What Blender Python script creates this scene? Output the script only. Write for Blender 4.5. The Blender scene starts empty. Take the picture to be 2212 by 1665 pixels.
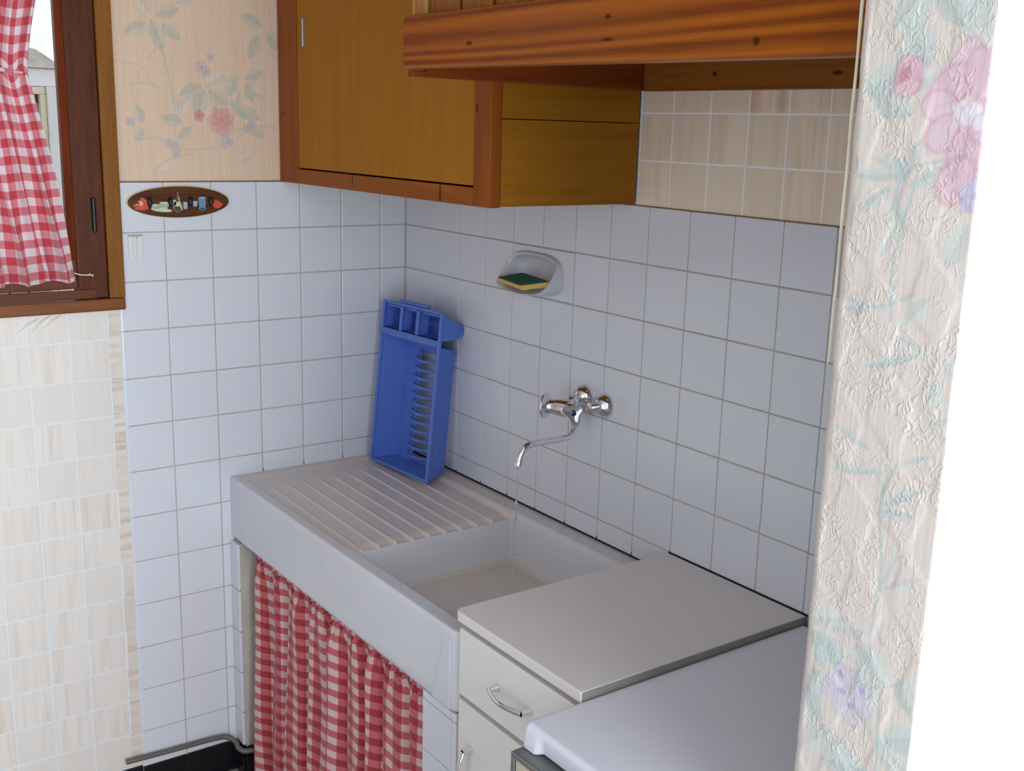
import bpy, bmesh, math, random
import numpy as np
from mathutils import Vector, Matrix

# ------------------------------------------------------------------ camera, sky, lights, exposure
sc = bpy.context.scene
COL = sc.collection
random.seed(7)
RNG = np.random.default_rng(7)
PI = math.pi

R = [[0.8139804361137791, -0.5802703209763883, 0.02687385751954938],
     [-0.10960353695381948, -0.19885058380185186, -0.973881671461618],
     [0.5704585123488249, 0.7897751578238085, -0.22546016449285128]]
cam_d = bpy.data.cameras.new('camera')
cam = bpy.data.objects.new('camera', cam_d)
COL.objects.link(cam)
cam_d.sensor_width = 36.0
cam_d.lens = 36.0 * 2408.99 / 2212.0
cam_d.clip_start = 0.05
rx, dn, fw = [Vector(v) for v in R]
M4 = Matrix.Identity(4)
for i in range(3):
    M4[i][0] = rx[i]; M4[i][1] = -dn[i]; M4[i][2] = -fw[i]
M4[0][3], M4[1][3], M4[2][3] = -1.588, -2.728, 1.784
cam.matrix_world = M4
sc.camera = cam

world = bpy.data.worlds.new('overcast_sky'); sc.world = world
world.use_nodes = True
bg = world.node_tree.nodes['Background']
bg.inputs['Color'].default_value = (0.80, 0.89, 1.0, 1)
bg.inputs['Strength'].default_value = 1.28

def area(name, loc, target, sx, sy, power, color):
    l = bpy.data.lights.new(name, 'AREA'); l.shape = 'RECTANGLE'; l.size = sx; l.size_y = sy
    l.energy = power; l.color = color
    o = bpy.data.objects.new(name, l); COL.objects.link(o); o.location = loc
    o.rotation_euler = (Vector(target) - Vector(loc)).to_track_quat('-Z', 'Y').to_euler()
    return o
area('balcony_door_light', (-0.80, -3.5, 1.35), (-0.80, -2.0, 1.25), 1.0, 1.9, 54, (0.88, 0.94, 1.0))
area('left_fill_light', (-1.60, -1.45, 1.25), (-1.12, 0.0, 1.05), 0.5, 1.5, 4.0, (0.86, 0.93, 1.0))  # added fill lamp for the left of the back wall; no doorway there

vs = sc.view_settings
vs.view_transform = 'Standard'; vs.look = 'None'; vs.gamma = 1.0; vs.use_curve_mapping = False
vs.exposure = 0.0

# ------------------------------------------------------------------ helpers
def lin(c):
    c = np.asarray(c, float) / 255.0
    return np.where(c <= 0.04045, c / 12.92, ((c + 0.055) / 1.055) ** 2.4)
def L4(r, g, b):
    return tuple(float(x) for x in lin((r, g, b))) + (1.0,)

class NT:
    def __init__(self, name):
        self.m = bpy.data.materials.new(name); self.m.use_nodes = True
        self.t = self.m.node_tree; self.t.nodes.clear()
        self.out = self.t.nodes.new('ShaderNodeOutputMaterial')
        self.p = self.t.nodes.new('ShaderNodeBsdfPrincipled')
        self.t.links.new(self.p.outputs[0], self.out.inputs[0])
    def n(self, kind, **kw):
        nd = self.t.nodes.new('ShaderNode' + kind)
        for k, v in kw.items():
            setattr(nd, k, v)
        return nd
    def l(self, a, b):
        self.t.links.new(a, b)
    def math(self, op, a, b=None, c=None, clamp=False):
        nd = self.n('Math', operation=op); nd.use_clamp = clamp
        for i, v in enumerate((a, b, c)):
            if v is None: continue
            if isinstance(v, (int, float)): nd.inputs[i].default_value = v
            else: self.l(v, nd.inputs[i])
        return nd.outputs[0]
    def mix(self, fac, a, b, mode='MIX'):
        nd = self.n('MixRGB', blend_type=mode)
        for i, v in enumerate((fac, a, b)):
            if isinstance(v, (int, float)): nd.inputs[i].default_value = v
            elif isinstance(v, tuple): nd.inputs[i].default_value = v
            else: self.l(v, nd.inputs[i])
        return nd.outputs[0]
    def coord(self, scale=(1, 1, 1), loc=(0, 0, 0), rot=(0, 0, 0), which='Object', rand=False):
        tc = self.n('TexCoord'); mp = self.n('Mapping')
        mp.inputs['Scale'].default_value = scale; mp.inputs['Location'].default_value = loc
        mp.inputs['Rotation'].default_value = rot
        src = tc.outputs[which]
        if rand:
            oi = self.n('ObjectInfo'); ad = self.n('VectorMath', operation='ADD')
            mu = self.n('VectorMath', operation='SCALE'); mu.inputs['Scale'].default_value = 37.0
            cb = self.n('CombineXYZ')
            for i in range(3): self.l(oi.outputs['Random'], cb.inputs[i])
            self.l(cb.outputs[0], mu.inputs[0]); self.l(src, ad.inputs[0]); self.l(mu.outputs[0], ad.inputs[1])
            src = ad.outputs[0]
        self.l(src, mp.inputs['Vector'])
        return mp.outputs[0]
    def noise(self, vec, scale, detail=3.0, rough=0.55, dist=0.0):
        nd = self.n('TexNoise'); nd.inputs['Scale'].default_value = scale
        nd.inputs['Detail'].default_value = detail; nd.inputs['Roughness'].default_value = rough
        nd.inputs['Distortion'].default_value = dist
        self.l(vec, nd.inputs['Vector'])
        return nd.outputs['Fac']
    def ramp(self, fac, stops):
        nd = self.n('ValToRGB'); cr = nd.color_ramp
        while len(cr.elements) < len(stops): cr.elements.new(0.5)
        for e, (pos, col) in zip(cr.elements, stops):
            e.position = pos; e.color = col
        self.l(fac, nd.inputs[0])
        return nd.outputs[0]
    def bump(self, h, strength=0.2, dist=0.002):
        nd = self.n('Bump'); nd.inputs['Strength'].default_value = strength; nd.inputs['Distance'].default_value = dist
        self.l(h, nd.inputs['Height']); self.l(nd.outputs[0], self.p.inputs['Normal'])
    def set(self, **kw):
        for k, v in kw.items():
            s = self.p.inputs[k.replace('_', ' ')]
            if hasattr(v, 'is_linked') or not isinstance(v, (int, float, tuple)): self.l(v, s)
            else: s.default_value = v
        return self

def plain(name, col, rough=0.5, metal=0.0, var=0.0, bump=0.0, bscale=60, coat=0.0):
    k = NT(name)
    v = k.coord()
    f = k.noise(v, 14, 3)
    c2 = tuple(min(1, x * (1 + var)) for x in col[:3]) + (1,)
    c1 = tuple(x * (1 - var) for x in col[:3]) + (1,)
    k.set(Base_Color=k.ramp(f, [(0.3, c1), (0.7, c2)]), Roughness=rough, Metallic=metal)
    if coat: k.p.inputs['Coat Weight'].default_value = coat
    if bump: k.bump(k.noise(v, bscale, 4), bump)
    return k.m

def per_object(name, col, rough, var, streak=None, bump=0.0):
    """flat colour with a small random shade per object; streak=(scale vec, colour) adds printed grain"""
    k = NT(name)
    oi = k.n('ObjectInfo')
    c1 = tuple(x * (1 - var) for x in col[:3]) + (1,)
    c2 = tuple(min(1, x * (1 + var)) for x in col[:3]) + (1,)
    base = k.mix(oi.outputs['Random'], c1, c2)
    if streak:
        v = k.coord(scale=streak[0], rand=True)
        f = k.noise(v, 1.0, 3, 0.6)
        f2 = k.ramp(f, [(0.45, (0, 0, 0, 1)), (0.72, (1, 1, 1, 1))])
        amt = k.math('MULTIPLY', f2, k.math('MULTIPLY_ADD', oi.outputs['Random'], 0.6, 0.15))
        base = k.mix(amt, base, streak[1])
    k.set(Base_Color=base, Roughness=rough)
    if bump: k.bump(k.noise(k.coord(), 25, 2), bump, 0.001)
    return k.m

def wood(name, light, dark, axis, freq=22.0, stretch=0.06, rough=0.4, contrast=(0.32, 0.68), wave=0.0, knots=(), bump=0.08, blotch=0.25, origin=(0, 0, 0)):
    k = NT(name); k.p.inputs['Specular IOR Level'].default_value = 0.16
    s = [1.0, 1.0, 1.0]; s['XYZ'.index(axis)] = stretch
    v = k.coord(scale=tuple(s))
    f = k.noise(v, freq, 5, 0.6, 0.6)
    fine = k.noise(v, freq * 6, 3, 0.6)
    f = k.math('ADD', k.math('MULTIPLY', f, 0.66), k.math('MULTIPLY', fine, 0.34))
    if wave:
        wv = k.n('TexWave'); wv.wave_type = 'RINGS'; wv.rings_direction = axis
        wv.inputs['Scale'].default_value = wave; wv.inputs['Distortion'].default_value = 14.0
        wv.inputs['Detail'].default_value = 2.0; wv.inputs['Detail Scale'].default_value = 0.8
        k.l(k.coord(scale=tuple(s), loc=(0.3, 0.2, 0.1)), wv.inputs['Vector'])
        f = k.math('ADD', k.math('MULTIPLY', f, 0.68), k.math('MULTIPLY', wv.outputs['Fac'], 0.32))
    col = k.ramp(f, [(contrast[0], dark), (contrast[1], light)])
    bl = k.noise(k.coord(scale=tuple(s)), 5, 2)
    col = k.mix(k.math('MULTIPLY', bl, blotch), col, dark)
    if knots:
        tc = k.n('TexCoord')
        for (kx, ky, kz, ra, rb) in knots:       # ra along the grain, rb across
            sub = k.n('VectorMath', operation='SUBTRACT'); k.l(tc.outputs['Object'], sub.inputs[0])
            sub.inputs[1].default_value = (kx - origin[0], ky - origin[1], kz - origin[2])
            ml = k.n('VectorMath', operation='MULTIPLY'); k.l(sub.outputs[0], ml.inputs[0])
            sv = [1 / rb] * 3; sv['XYZ'.index(axis)] = 1 / ra
            sv[0 if axis != 'X' else 1] = 0.0
            ml.inputs[1].default_value = sv
            ln = k.n('VectorMath', operation='LENGTH'); k.l(ml.outputs[0], ln.inputs[0])
            fac = k.ramp(ln.outputs['Value'], [(0.0, (1, 1, 1, 1)), (0.55, (0.75, 0.75, 0.75, 1)), (1.0, (0, 0, 0, 1))])
            col = k.mix(fac, col, tuple(x * 0.22 for x in dark[:3]) + (1,))
    k.set(Base_Color=col, Roughness=rough)
    if bump: k.bump(f, bump, 0.002)
    return k.m

class MB:
    def __init__(self):
        self.v = []; self.f = []; self.uv = None; self.col = None
    def add(self, verts, faces):
        o = len(self.v)
        self.v += [tuple(map(float, p)) for p in verts]
        self.f += [tuple(i + o for i in fc) for fc in faces]
        return self
    def box(self, x0, x1, y0, y1, z0, z1):
        x0, x1 = sorted((x0, x1)); y0, y1 = sorted((y0, y1)); z0, z1 = sorted((z0, z1))
        v = [(x0, y0, z0), (x1, y0, z0), (x1, y1, z0), (x0, y1, z0), (x0, y0, z1), (x1, y0, z1), (x1, y1, z1), (x0, y1, z1)]
        return self.add(v, [(0, 3, 2, 1), (4, 5, 6, 7), (0, 1, 5, 4), (1, 2, 6, 5), (2, 3, 7, 6), (3, 0, 4, 7)])
    def hexa(self, p):
        """8 corner points, bottom four then top four (ccw seen from above)"""
        return self.add(p, [(0, 3, 2, 1), (4, 5, 6, 7), (0, 1, 5, 4), (1, 2, 6, 5), (2, 3, 7, 6), (3, 0, 4, 7)])
    def prism(self, poly, z0, z1, mp=lambda a, b, c: (a, b, c)):
        n = len(poly)
        v = [mp(a, b, z0) for a, b in poly] + [mp(a, b, z1) for a, b in poly]
        f = [tuple(range(n))[::-1], tuple(range(n, 2 * n))] + [(i, (i + 1) % n, n + (i + 1) % n, n + i) for i in range(n)]
        return self.add(v, f)
    def tube(self, path, r, seg=10, caps=True):
        P = [Vector(p) for p in path]; n = len(P)
        rr = r if isinstance(r, (list, tuple)) else [r] * n
        up = None; rings = []
        for i in range(n):
            t = (P[min(i + 1, n - 1)] - P[max(i - 1, 0)]).normalized()
            if up is None:
                up = Vector((0, 0, 1)) if abs(t.z) < 0.9 else Vector((1, 0, 0))
            a = t.cross(up).normalized(); b = a.cross(t).normalized(); up = b
            rings.append([P[i] + rr[i] * (math.cos(2 * PI * k / seg) * a + math.sin(2 * PI * k / seg) * b) for k in range(seg)])
        v = [tuple(q) for rg in rings for q in rg]; f = []
        for i in range(n - 1):
            for k in range(seg):
                k2 = (k + 1) % seg
                f.append((i * seg + k, i * seg + k2, (i + 1) * seg + k2, (i + 1) * seg + k))
        if caps:
            f.append(tuple(range(seg))[::-1]); f.append(tuple((n - 1) * seg + k for k in range(seg)))
        return self.add(v, f)
    def lathe(self, prof, origin, axis, seg=24, mod=None):
        """prof: (distance along axis, radius); axis a unit vector"""
        ax = Vector(axis).normalized(); up = Vector((0, 0, 1)) if abs(ax.z) < 0.9 else Vector((1, 0, 0))
        a = ax.cross(up).normalized(); b = a.cross(ax).normalized(); o = Vector(origin)
        v = []; f = []
        for (d, r) in prof:
            for k in range(seg):
                th = 2 * PI * k / seg
                q = r * (mod(th, d) if mod else 1.0)
                v.append(tuple(o + d * ax + q * (math.cos(th) * a + math.sin(th) * b)))
        n = len(prof)
        for i in range(n - 1):
            for k in range(seg):
                k2 = (k + 1) % seg
                f.append((i * seg + k, i * seg + k2, (i + 1) * seg + k2, (i + 1) * seg + k))
        f.append(tuple(range(seg))[::-1]); f.append(tuple((n - 1) * seg + k for k in range(seg)))
        return self.add(v, f)
    def ball(self, c, rx_, ry_, rz_, nu=14, nv=9):
        v = []; f = []
        for j in range(nv + 1):
            ph = PI * j / nv
            for i in range(nu):
                th = 2 * PI * i / nu
                v.append((c[0] + rx_ * math.sin(ph) * math.cos(th), c[1] + ry_ * math.sin(ph) * math.sin(th), c[2] - rz_ * math.cos(ph)))
        for j in range(nv):
            for i in range(nu):
                i2 = (i + 1) % nu
                f.append((j * nu + i, j * nu + i2, (j + 1) * nu + i2, (j + 1) * nu + i))
        return self.add(v, f)
    def grid(self, pts):
        """pts: array rows x cols x 3"""
        pts = np.asarray(pts); n, m = pts.shape[:2]
        idx = np.arange(n * m).reshape(n, m)
        f = np.stack([idx[:-1, :-1], idx[:-1, 1:], idx[1:, 1:], idx[1:, :-1]], -1).reshape(-1, 4)
        return self.add(pts.reshape(-1, 3), [tuple(int(x) for x in q) for q in f])
    def mesh(self, name, bevel=0.0, seg=2, smooth=False, loc=(0, 0, 0)):
        me = bpy.data.meshes.new(name)
        V = self.v
        if any(loc): V = [(a - loc[0], b - loc[1], c - loc[2]) for a, b, c in V]
        me.from_pydata(V, [], self.f)
        bm = bmesh.new(); bm.from_mesh(me)
        bmesh.ops.remove_doubles(bm, verts=bm.verts, dist=1e-6)
        bmesh.ops.recalc_face_normals(bm, faces=bm.faces)
        if bevel:
            es = [e for e in bm.edges if len(e.link_faces) == 2 and e.calc_face_angle(0) > math.radians(35)]
            bmesh.ops.bevel(bm, geom=es, offset=bevel, offset_type='OFFSET', segments=seg, profile=0.5, affect='EDGES', clamp_overlap=True)
        bm.to_mesh(me); bm.free()
        if smooth:
            me.polygons.foreach_set('use_smooth', [True] * len(me.polygons))
        return me
    def build(self, name, mat, parent=None, bevel=0.0, seg=2, smooth=False, auto=None, subd=0):
        loc = tuple(parent_loc(parent)) if parent is not None else (0, 0, 0)
        me = self.mesh(name, bevel, seg, smooth or bool(auto), loc)
        me.materials.append(mat)
        o = bpy.data.objects.new(name, me); COL.objects.link(o)
        if parent is not None: o.parent = parent
        if auto:
            shade_angle(me, auto)
            wn = o.modifiers.new('weighted_normal', 'WEIGHTED_NORMAL'); wn.keep_sharp = True; wn.weight = 100
        if subd:
            md = o.modifiers.new('subdivision', 'SUBSURF'); md.levels = subd; md.render_levels = subd
        return o

def shade_angle(me, deg):
    bm = bmesh.new(); bm.from_mesh(me)
    for e in bm.edges:
        e.smooth = not (len(e.link_faces) == 2 and e.calc_face_angle(0) > math.radians(deg))
    for f_ in bm.faces: f_.smooth = True
    bm.to_mesh(me); bm.free()

def parent_loc(p):
    l = Vector((0, 0, 0))
    while p is not None:
        l += Vector(p.location); p = p.parent
    return l

def tag(o, label=None, cat=None, group=None, kind=None):
    if label: o['label'] = label
    if cat: o['category'] = cat
    if group: o['group'] = group
    if kind: o['kind'] = kind
    return o
def thing(name, label, cat, loc=(0, 0, 0), group=None):
    o = bpy.data.objects.new(name, None); COL.objects.link(o); o.location = loc; o.empty_display_size = 0.05
    return tag(o, label, cat, group)
def struct(name, label=None, mb=None, mat=None, cat=None):
    if mb is None:
        o = bpy.data.objects.new(name, None); COL.objects.link(o); o.empty_display_size = 0.05
    else:
        o = mb.build(name, mat)
    return tag(o, label, cat, None, 'structure')

def link_mesh(name, me, parent, loc, rot=(0, 0, 0)):
    o = bpy.data.objects.new(name, me); COL.objects.link(o); o.parent = parent
    o.location = Vector(loc) - parent_loc(parent); o.rotation_euler = rot
    return o

def smoothstep(e0, e1, x):
    t = np.clip((x - e0) / (e1 - e0), 0, 1)
    return t * t * (3 - 2 * t)

def catmull(pts, n=8):
    P = [Vector(p) for p in pts]; P = [2 * P[0] - P[1]] + P + [2 * P[-1] - P[-2]]
    out = []
    for i in range(1, len(P) - 2):
        for k in range(n):
            t = k / n
            a, b, c, d = P[i - 1], P[i], P[i + 1], P[i + 2]
            out.append(0.5 * ((2 * b) + (c - a) * t + (2 * a - 5 * b + 4 * c - d) * t * t + (3 * b - a - 3 * c + d) * t ** 3))
    out.append(P[-2])
    return out

# ------------------------------------------------------------------ materials
T = 0.12; ZT = 1.632; GA, GB = 0.0798, 0.1585
m_plaster = plain('plaster', L4(205, 200, 195), 0.9, var=0.03)
m_ceiling = plain('ceiling_paint', L4(225, 222, 216), 0.9, var=0.02)
m_floor = plain('floor_tile_brown', L4(150, 142, 134), 0.5, var=0.08)
m_grout = plain('grout', L4(182, 174, 160), 0.9, var=0.12)
m_vgrout = plain('vinyl_joint_print', L4(226, 232, 236), 0.55, var=0.02)
m_tile = per_object('white_glazed_tile', L4(218, 221, 229), 0.17, 0.015)
m_tile_pink = per_object('pinkish_tile', L4(196, 182, 178), 0.25, 0.02)
m_black = per_object('black_glazed_tile', L4(16, 14, 22), 0.15, 0.1)
VC = L4(242, 223, 202); VS = L4(208, 172, 138)
m_vinyl = per_object('beige_vinyl_print', VC, 0.5, 0.05, streak=((48, 48, 2.5), VS))
m_vgrout_b = plain('beige_joint_print', L4(246, 246, 246), 0.55, var=0.02)
m_vinyl_lit = per_object('lit_vinyl_print', L4(229, 224, 217), 0.5, 0.03, streak=((60, 60, 4), L4(212, 196, 180)))  # paler copy of the beige vinyl, stronger light painted into its colour
m_vinyl_h = per_object('beige_vinyl_print_turned', L4(222, 214, 204), 0.5, 0.06, streak=((5, 5, 70), L4(182, 152, 126)))
m_seal = plain('dark_joint', L4(46, 40, 40), 0.8, var=0.3)
m_brownline = plain('brown_glue_shadow_line', L4(120, 95, 62), 0.7, var=0.3)
def ceramic(name, tinted):
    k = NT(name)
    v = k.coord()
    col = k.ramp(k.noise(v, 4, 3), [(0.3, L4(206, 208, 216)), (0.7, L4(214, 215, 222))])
    if tinted:       # beige tint inside the front rim, strongest on draining board and basin floor
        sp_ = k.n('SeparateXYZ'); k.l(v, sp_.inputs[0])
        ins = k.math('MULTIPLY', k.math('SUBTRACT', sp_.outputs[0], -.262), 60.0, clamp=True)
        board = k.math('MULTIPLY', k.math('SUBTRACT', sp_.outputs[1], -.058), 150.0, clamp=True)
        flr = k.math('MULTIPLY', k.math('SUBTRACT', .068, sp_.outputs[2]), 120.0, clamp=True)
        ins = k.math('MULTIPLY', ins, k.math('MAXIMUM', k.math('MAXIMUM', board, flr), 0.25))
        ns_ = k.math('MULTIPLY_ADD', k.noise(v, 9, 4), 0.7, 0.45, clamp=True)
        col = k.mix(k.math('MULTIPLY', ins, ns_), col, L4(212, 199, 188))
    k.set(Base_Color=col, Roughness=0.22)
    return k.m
m_ceramic = ceramic('white_fireclay', False)
m_ceramic_tint = ceramic('tinted_fireclay', True)
m_enamel = plain('white_enamel', L4(222, 223, 234), 0.2, var=0.01)
m_laminate = plain('white_laminate', L4(224, 219, 219), 0.42, var=0.015, bump=0.03, bscale=300)
m_cab_white = plain('cream_white_paint', L4(228, 225, 221), 0.45, var=0.012)
m_cab_edge = plain('tan_chipboard_edge', L4(190, 172, 140), 0.7, var=0.08)
m_chrome = plain('chrome', (0.78, 0.78, 0.80, 1), 0.08, 1.0)
m_steel = plain('brushed_steel', (0.42, 0.42, 0.43, 1), 0.4, 1.0)
m_darksteel = plain('dark_enamelled_steel', L4(112, 116, 116), 0.4, 0.3, var=0.08)
m_blackplastic = plain('black_plastic', L4(16, 15, 17), 0.35)
m_cream = plain('cream_panel', L4(196, 186, 166), 0.5, var=0.03)
m_blue = plain('blue_plastic', L4(84, 116, 200), 0.38, var=0.03)
m_bluedot = plain('blue_dot', L4(20, 50, 90), 0.3)
m_green = plain('green_scouring_pad', L4(40, 98, 84), 0.95, var=0.3, bump=0.6, bscale=500)
m_yellow = plain('yellow_foam', L4(226, 184, 104), 0.9, var=0.06, bump=0.3, bscale=400)
m_concrete = plain('grey_cement', L4(186, 182, 170), 0.95, var=0.12, bump=0.3, bscale=60)
m_pipe = plain('grey_painted_pipe', L4(98, 98, 94), 0.35, var=0.08)
m_brass = plain('brass', (0.62, 0.45, 0.18, 1), 0.3, 1.0)
m_cord = plain('white_cord', L4(225, 215, 205), 0.8)
m_offwhite = plain('offwhite_plastic', L4(218, 220, 218), 0.45, var=0.01)
m_flap = plain('paper_edge', L4(186, 178, 162), 0.8)
m_greyfilm = plain('grey_film', L4(150, 148, 150), 0.5)

m_door_ply = wood('golden_plywood', L4(170, 112, 18), L4(154, 97, 10), 'Z', 34, 0.05, 0.42, blotch=0.2)
m_stile = wood('reddish_pine', L4(152, 82, 22), L4(120, 58, 12), 'Z', 30, 0.05, 0.4, knots=[(-.374, -.909, 1.816, .012, .005), (-.374, -.028, 1.802, .006, .005)], origin=(-.19, -.48, ZT))
m_rail = wood('reddish_pine_rail', L4(158, 88, 24), L4(128, 66, 14), 'Y', 30, 0.05, 0.4, knots=[(-.374, -.78, 1.648, .006, .03), (-.374, -.40, 1.66, .004, .02)], origin=(-.19, -.48, ZT))
m_side_ply = wood('side_plywood', L4(166, 110, 24), L4(142, 90, 14), 'X', 50, 0.05, 0.5)
m_beam = wood('varnished_pine', L4(172, 94, 20), L4(104, 44, 5), 'Y', 70, 0.03, 0.33, wave=14, contrast=(0.25, 0.72),
              knots=[(0, -1.182, 1.912, .012, .0045), (0, -1.521, 1.9325, .008, .004), (0, -1.521, 1.903, .016, .003), (0, -1.79, 1.889, .007, .006),
                     (0, -1.0043, 1.956, .0022, .0022), (0, -.977, 1.945, .0022, .0022), (0, -.977, 1.891, .0022, .0022)], origin=(-.3, -1.45, 1.86))
m_board = wood('dark_pine_board', L4(150, 92, 34), L4(96, 52, 14), 'Y', 70, 0.03, 0.45, wave=9, knots=[(0, -1.181, 1.892, .008, .006), (0, -1.466, 1.888, .014, .005)], origin=(-.3, -1.45, 1.86))
m_sideboard = wood('red_pine_board', L4(140, 66, 22), L4(104, 42, 12), 'X', 40, 0.05, 0.45)
m_plank = wood('pale_pine_plank', L4(196, 154, 92), L4(150, 98, 44), 'Z', 40, 0.05, 0.5)
m_plank2 = wood('brown_pine_plank', L4(160, 104, 48), L4(120, 70, 24), 'Z', 40, 0.05, 0.5)
m_sash = wood('dark_red_stained_oak', L4(104, 54, 28), L4(64, 30, 14), 'Z', 60, 0.12, 0.42, bump=0.25)
m_bead = wood('red_glazing_bead', L4(122, 58, 26), L4(88, 38, 14), 'Z', 60, 0.1, 0.4)
m_frame = wood('brown_stained_frame', L4(150, 98, 40), L4(118, 74, 24), 'Z', 40, 0.06, 0.4)
m_frame_h = wood('brown_stained_sill', L4(146, 90, 48), L4(104, 60, 30), 'X', 40, 0.06, 0.4)
m_sash_h = wood('dark_red_stained_rail', L4(116, 66, 38), L4(76, 38, 20), 'X', 50, 0.08, 0.42)
m_plaque = wood('plaque_wood', L4(112, 68, 38), L4(66, 36, 20), 'X', 70, 0.05, 0.35)
m_stone = per_object('pale_stone', L4(176, 158, 138), 0.9, 0.2)
m_mortar = plain('pale_mortar', L4(190, 180, 164), 0.95, var=0.15)
m_whitewood = plain('white_painted_wood', L4(226, 222, 216), 0.6, var=0.03)
m_creamwood = plain('cream_painted_wood', L4(224, 214, 184), 0.6, var=0.03)
m_roof = plain('pale_roof_slates', L4(170, 158, 146), 0.9, var=0.25, bump=0.8, bscale=18)
m_ground = plain('garden_gravel', L4(160, 152, 138), 0.95, var=0.2)

def glassmat():
    k = NT('window_glass')
    tr = k.n('BsdfTransparent'); gl = k.n('BsdfGlossy'); gl.inputs['Roughness'].default_value = 0.02
    mx = k.n('MixShader'); fr = k.n('Fresnel'); fr.inputs['IOR'].default_value = 1.45
    k.l(fr.outputs[0], mx.inputs[0]); k.l(tr.outputs[0], mx.inputs[1]); k.l(gl.outputs[0], mx.inputs[2])
    k.l(mx.outputs[0], k.out.inputs[0]); return k.m
m_glass = glassmat()
def watermat():
    k = NT('water')
    k.set(Base_Color=(1, 1, 1, 1), Roughness=0.02, IOR=1.33)
    k.p.inputs['Transmission Weight'].default_value = 1.0
    return k.m
m_water = watermat()

def gingham(name, period, transl, white, pink, red):
    k = NT(name)
    uv = k.n('UVMap'); sp = k.n('SeparateXYZ'); k.l(uv.outputs[0], sp.inputs[0])
    def stripe(s):
        fr = k.math('FRACT', k.math('DIVIDE', s, period))
        a = k.math('ABSOLUTE', k.math('SUBTRACT', fr, 0.5))
        return k.math('MULTIPLY_ADD', k.math('SUBTRACT', 0.25, a), 25.0, 0.5, clamp=True)
    su, sv = stripe(sp.outputs[0]), stripe(sp.outputs[1])
    tot = k.math('ADD', su, sv)
    c = k.mix(k.math('MINIMUM', tot, 1.0), white, pink)
    c = k.mix(k.math('SUBTRACT', tot, 1.0, clamp=True), c, red)
    # thread-level mottling
    n_ = k.noise(k.coord(scale=(900, 900, 900), which='UV'), 1, 2)
    c = k.mix(k.math('MULTIPLY', n_, 0.12), c, white)
    k.set(Base_Color=c, Roughness=0.9)
    k.p.inputs['Sheen Weight'].default_value = 0.2
    if transl:
        tb = k.n('BsdfTranslucent'); k.l(c, tb.inputs[0])
        mx = k.n('MixShader'); mx.inputs[0].default_value = transl
        k.l(k.p.outputs[0], mx.inputs[1]); k.l(tb.outputs[0], mx.inputs[2]); k.l(mx.outputs[0], k.out.inputs[0])
    return k.m
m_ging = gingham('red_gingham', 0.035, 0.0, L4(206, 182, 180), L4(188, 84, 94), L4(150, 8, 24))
m_ging_w = gingham('red_gingham_sheer', 0.037, 0.45, L4(250, 240, 243), L4(236, 138, 150), L4(212, 48, 66))

def printmat(name, rough, emb, streak_scale):
    """wallpaper: printed colours come from the mesh attribute 'print', relief from noise"""
    k = NT(name)
    at = k.n('Attribute'); at.attribute_name = 'print'
    st = k.noise(k.coord(scale=streak_scale), 1.0, 3, 0.7)
    col = k.mix(k.math('MULTIPLY', k.math('SUBTRACT', st, 0.42, clamp=True), 0.9), at.outputs['Color'], L4(172, 150, 138))
    k.set(Base_Color=col, Roughness=rough)
    if emb:
        n1 = k.noise(k.coord(scale=(1, 1, .8)), 78, 1.5, 0.5, 0.8)
        rid = k.math('ABSOLUTE', k.math('SUBTRACT', n1, 0.5))
        worm = k.ramp(rid, [(0.0, (1, 1, 1, 1)), (0.07, (0, 0, 0, 1))])
        msk = k.ramp(k.noise(k.coord(), 22, 2), [(0.44, (0, 0, 0, 1)), (0.62, (1, 1, 1, 1))])
        h = k.math('ADD', k.math('MULTIPLY', k.math('MULTIPLY', worm, msk), 1.0), k.math('MULTIPLY', st, 0.35))
        k.bump(h, emb, 0.003)
    else:
        k.bump(st, 0.12, 0.002)
    return k.m
m_paper_a = printmat('floral_wallpaper', 0.75, 0.0, (260, 260, 6))
m_paper_p = printmat('embossed_floral_wallpaper', 0.45, 0.34, (300, 300, 7))

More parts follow.
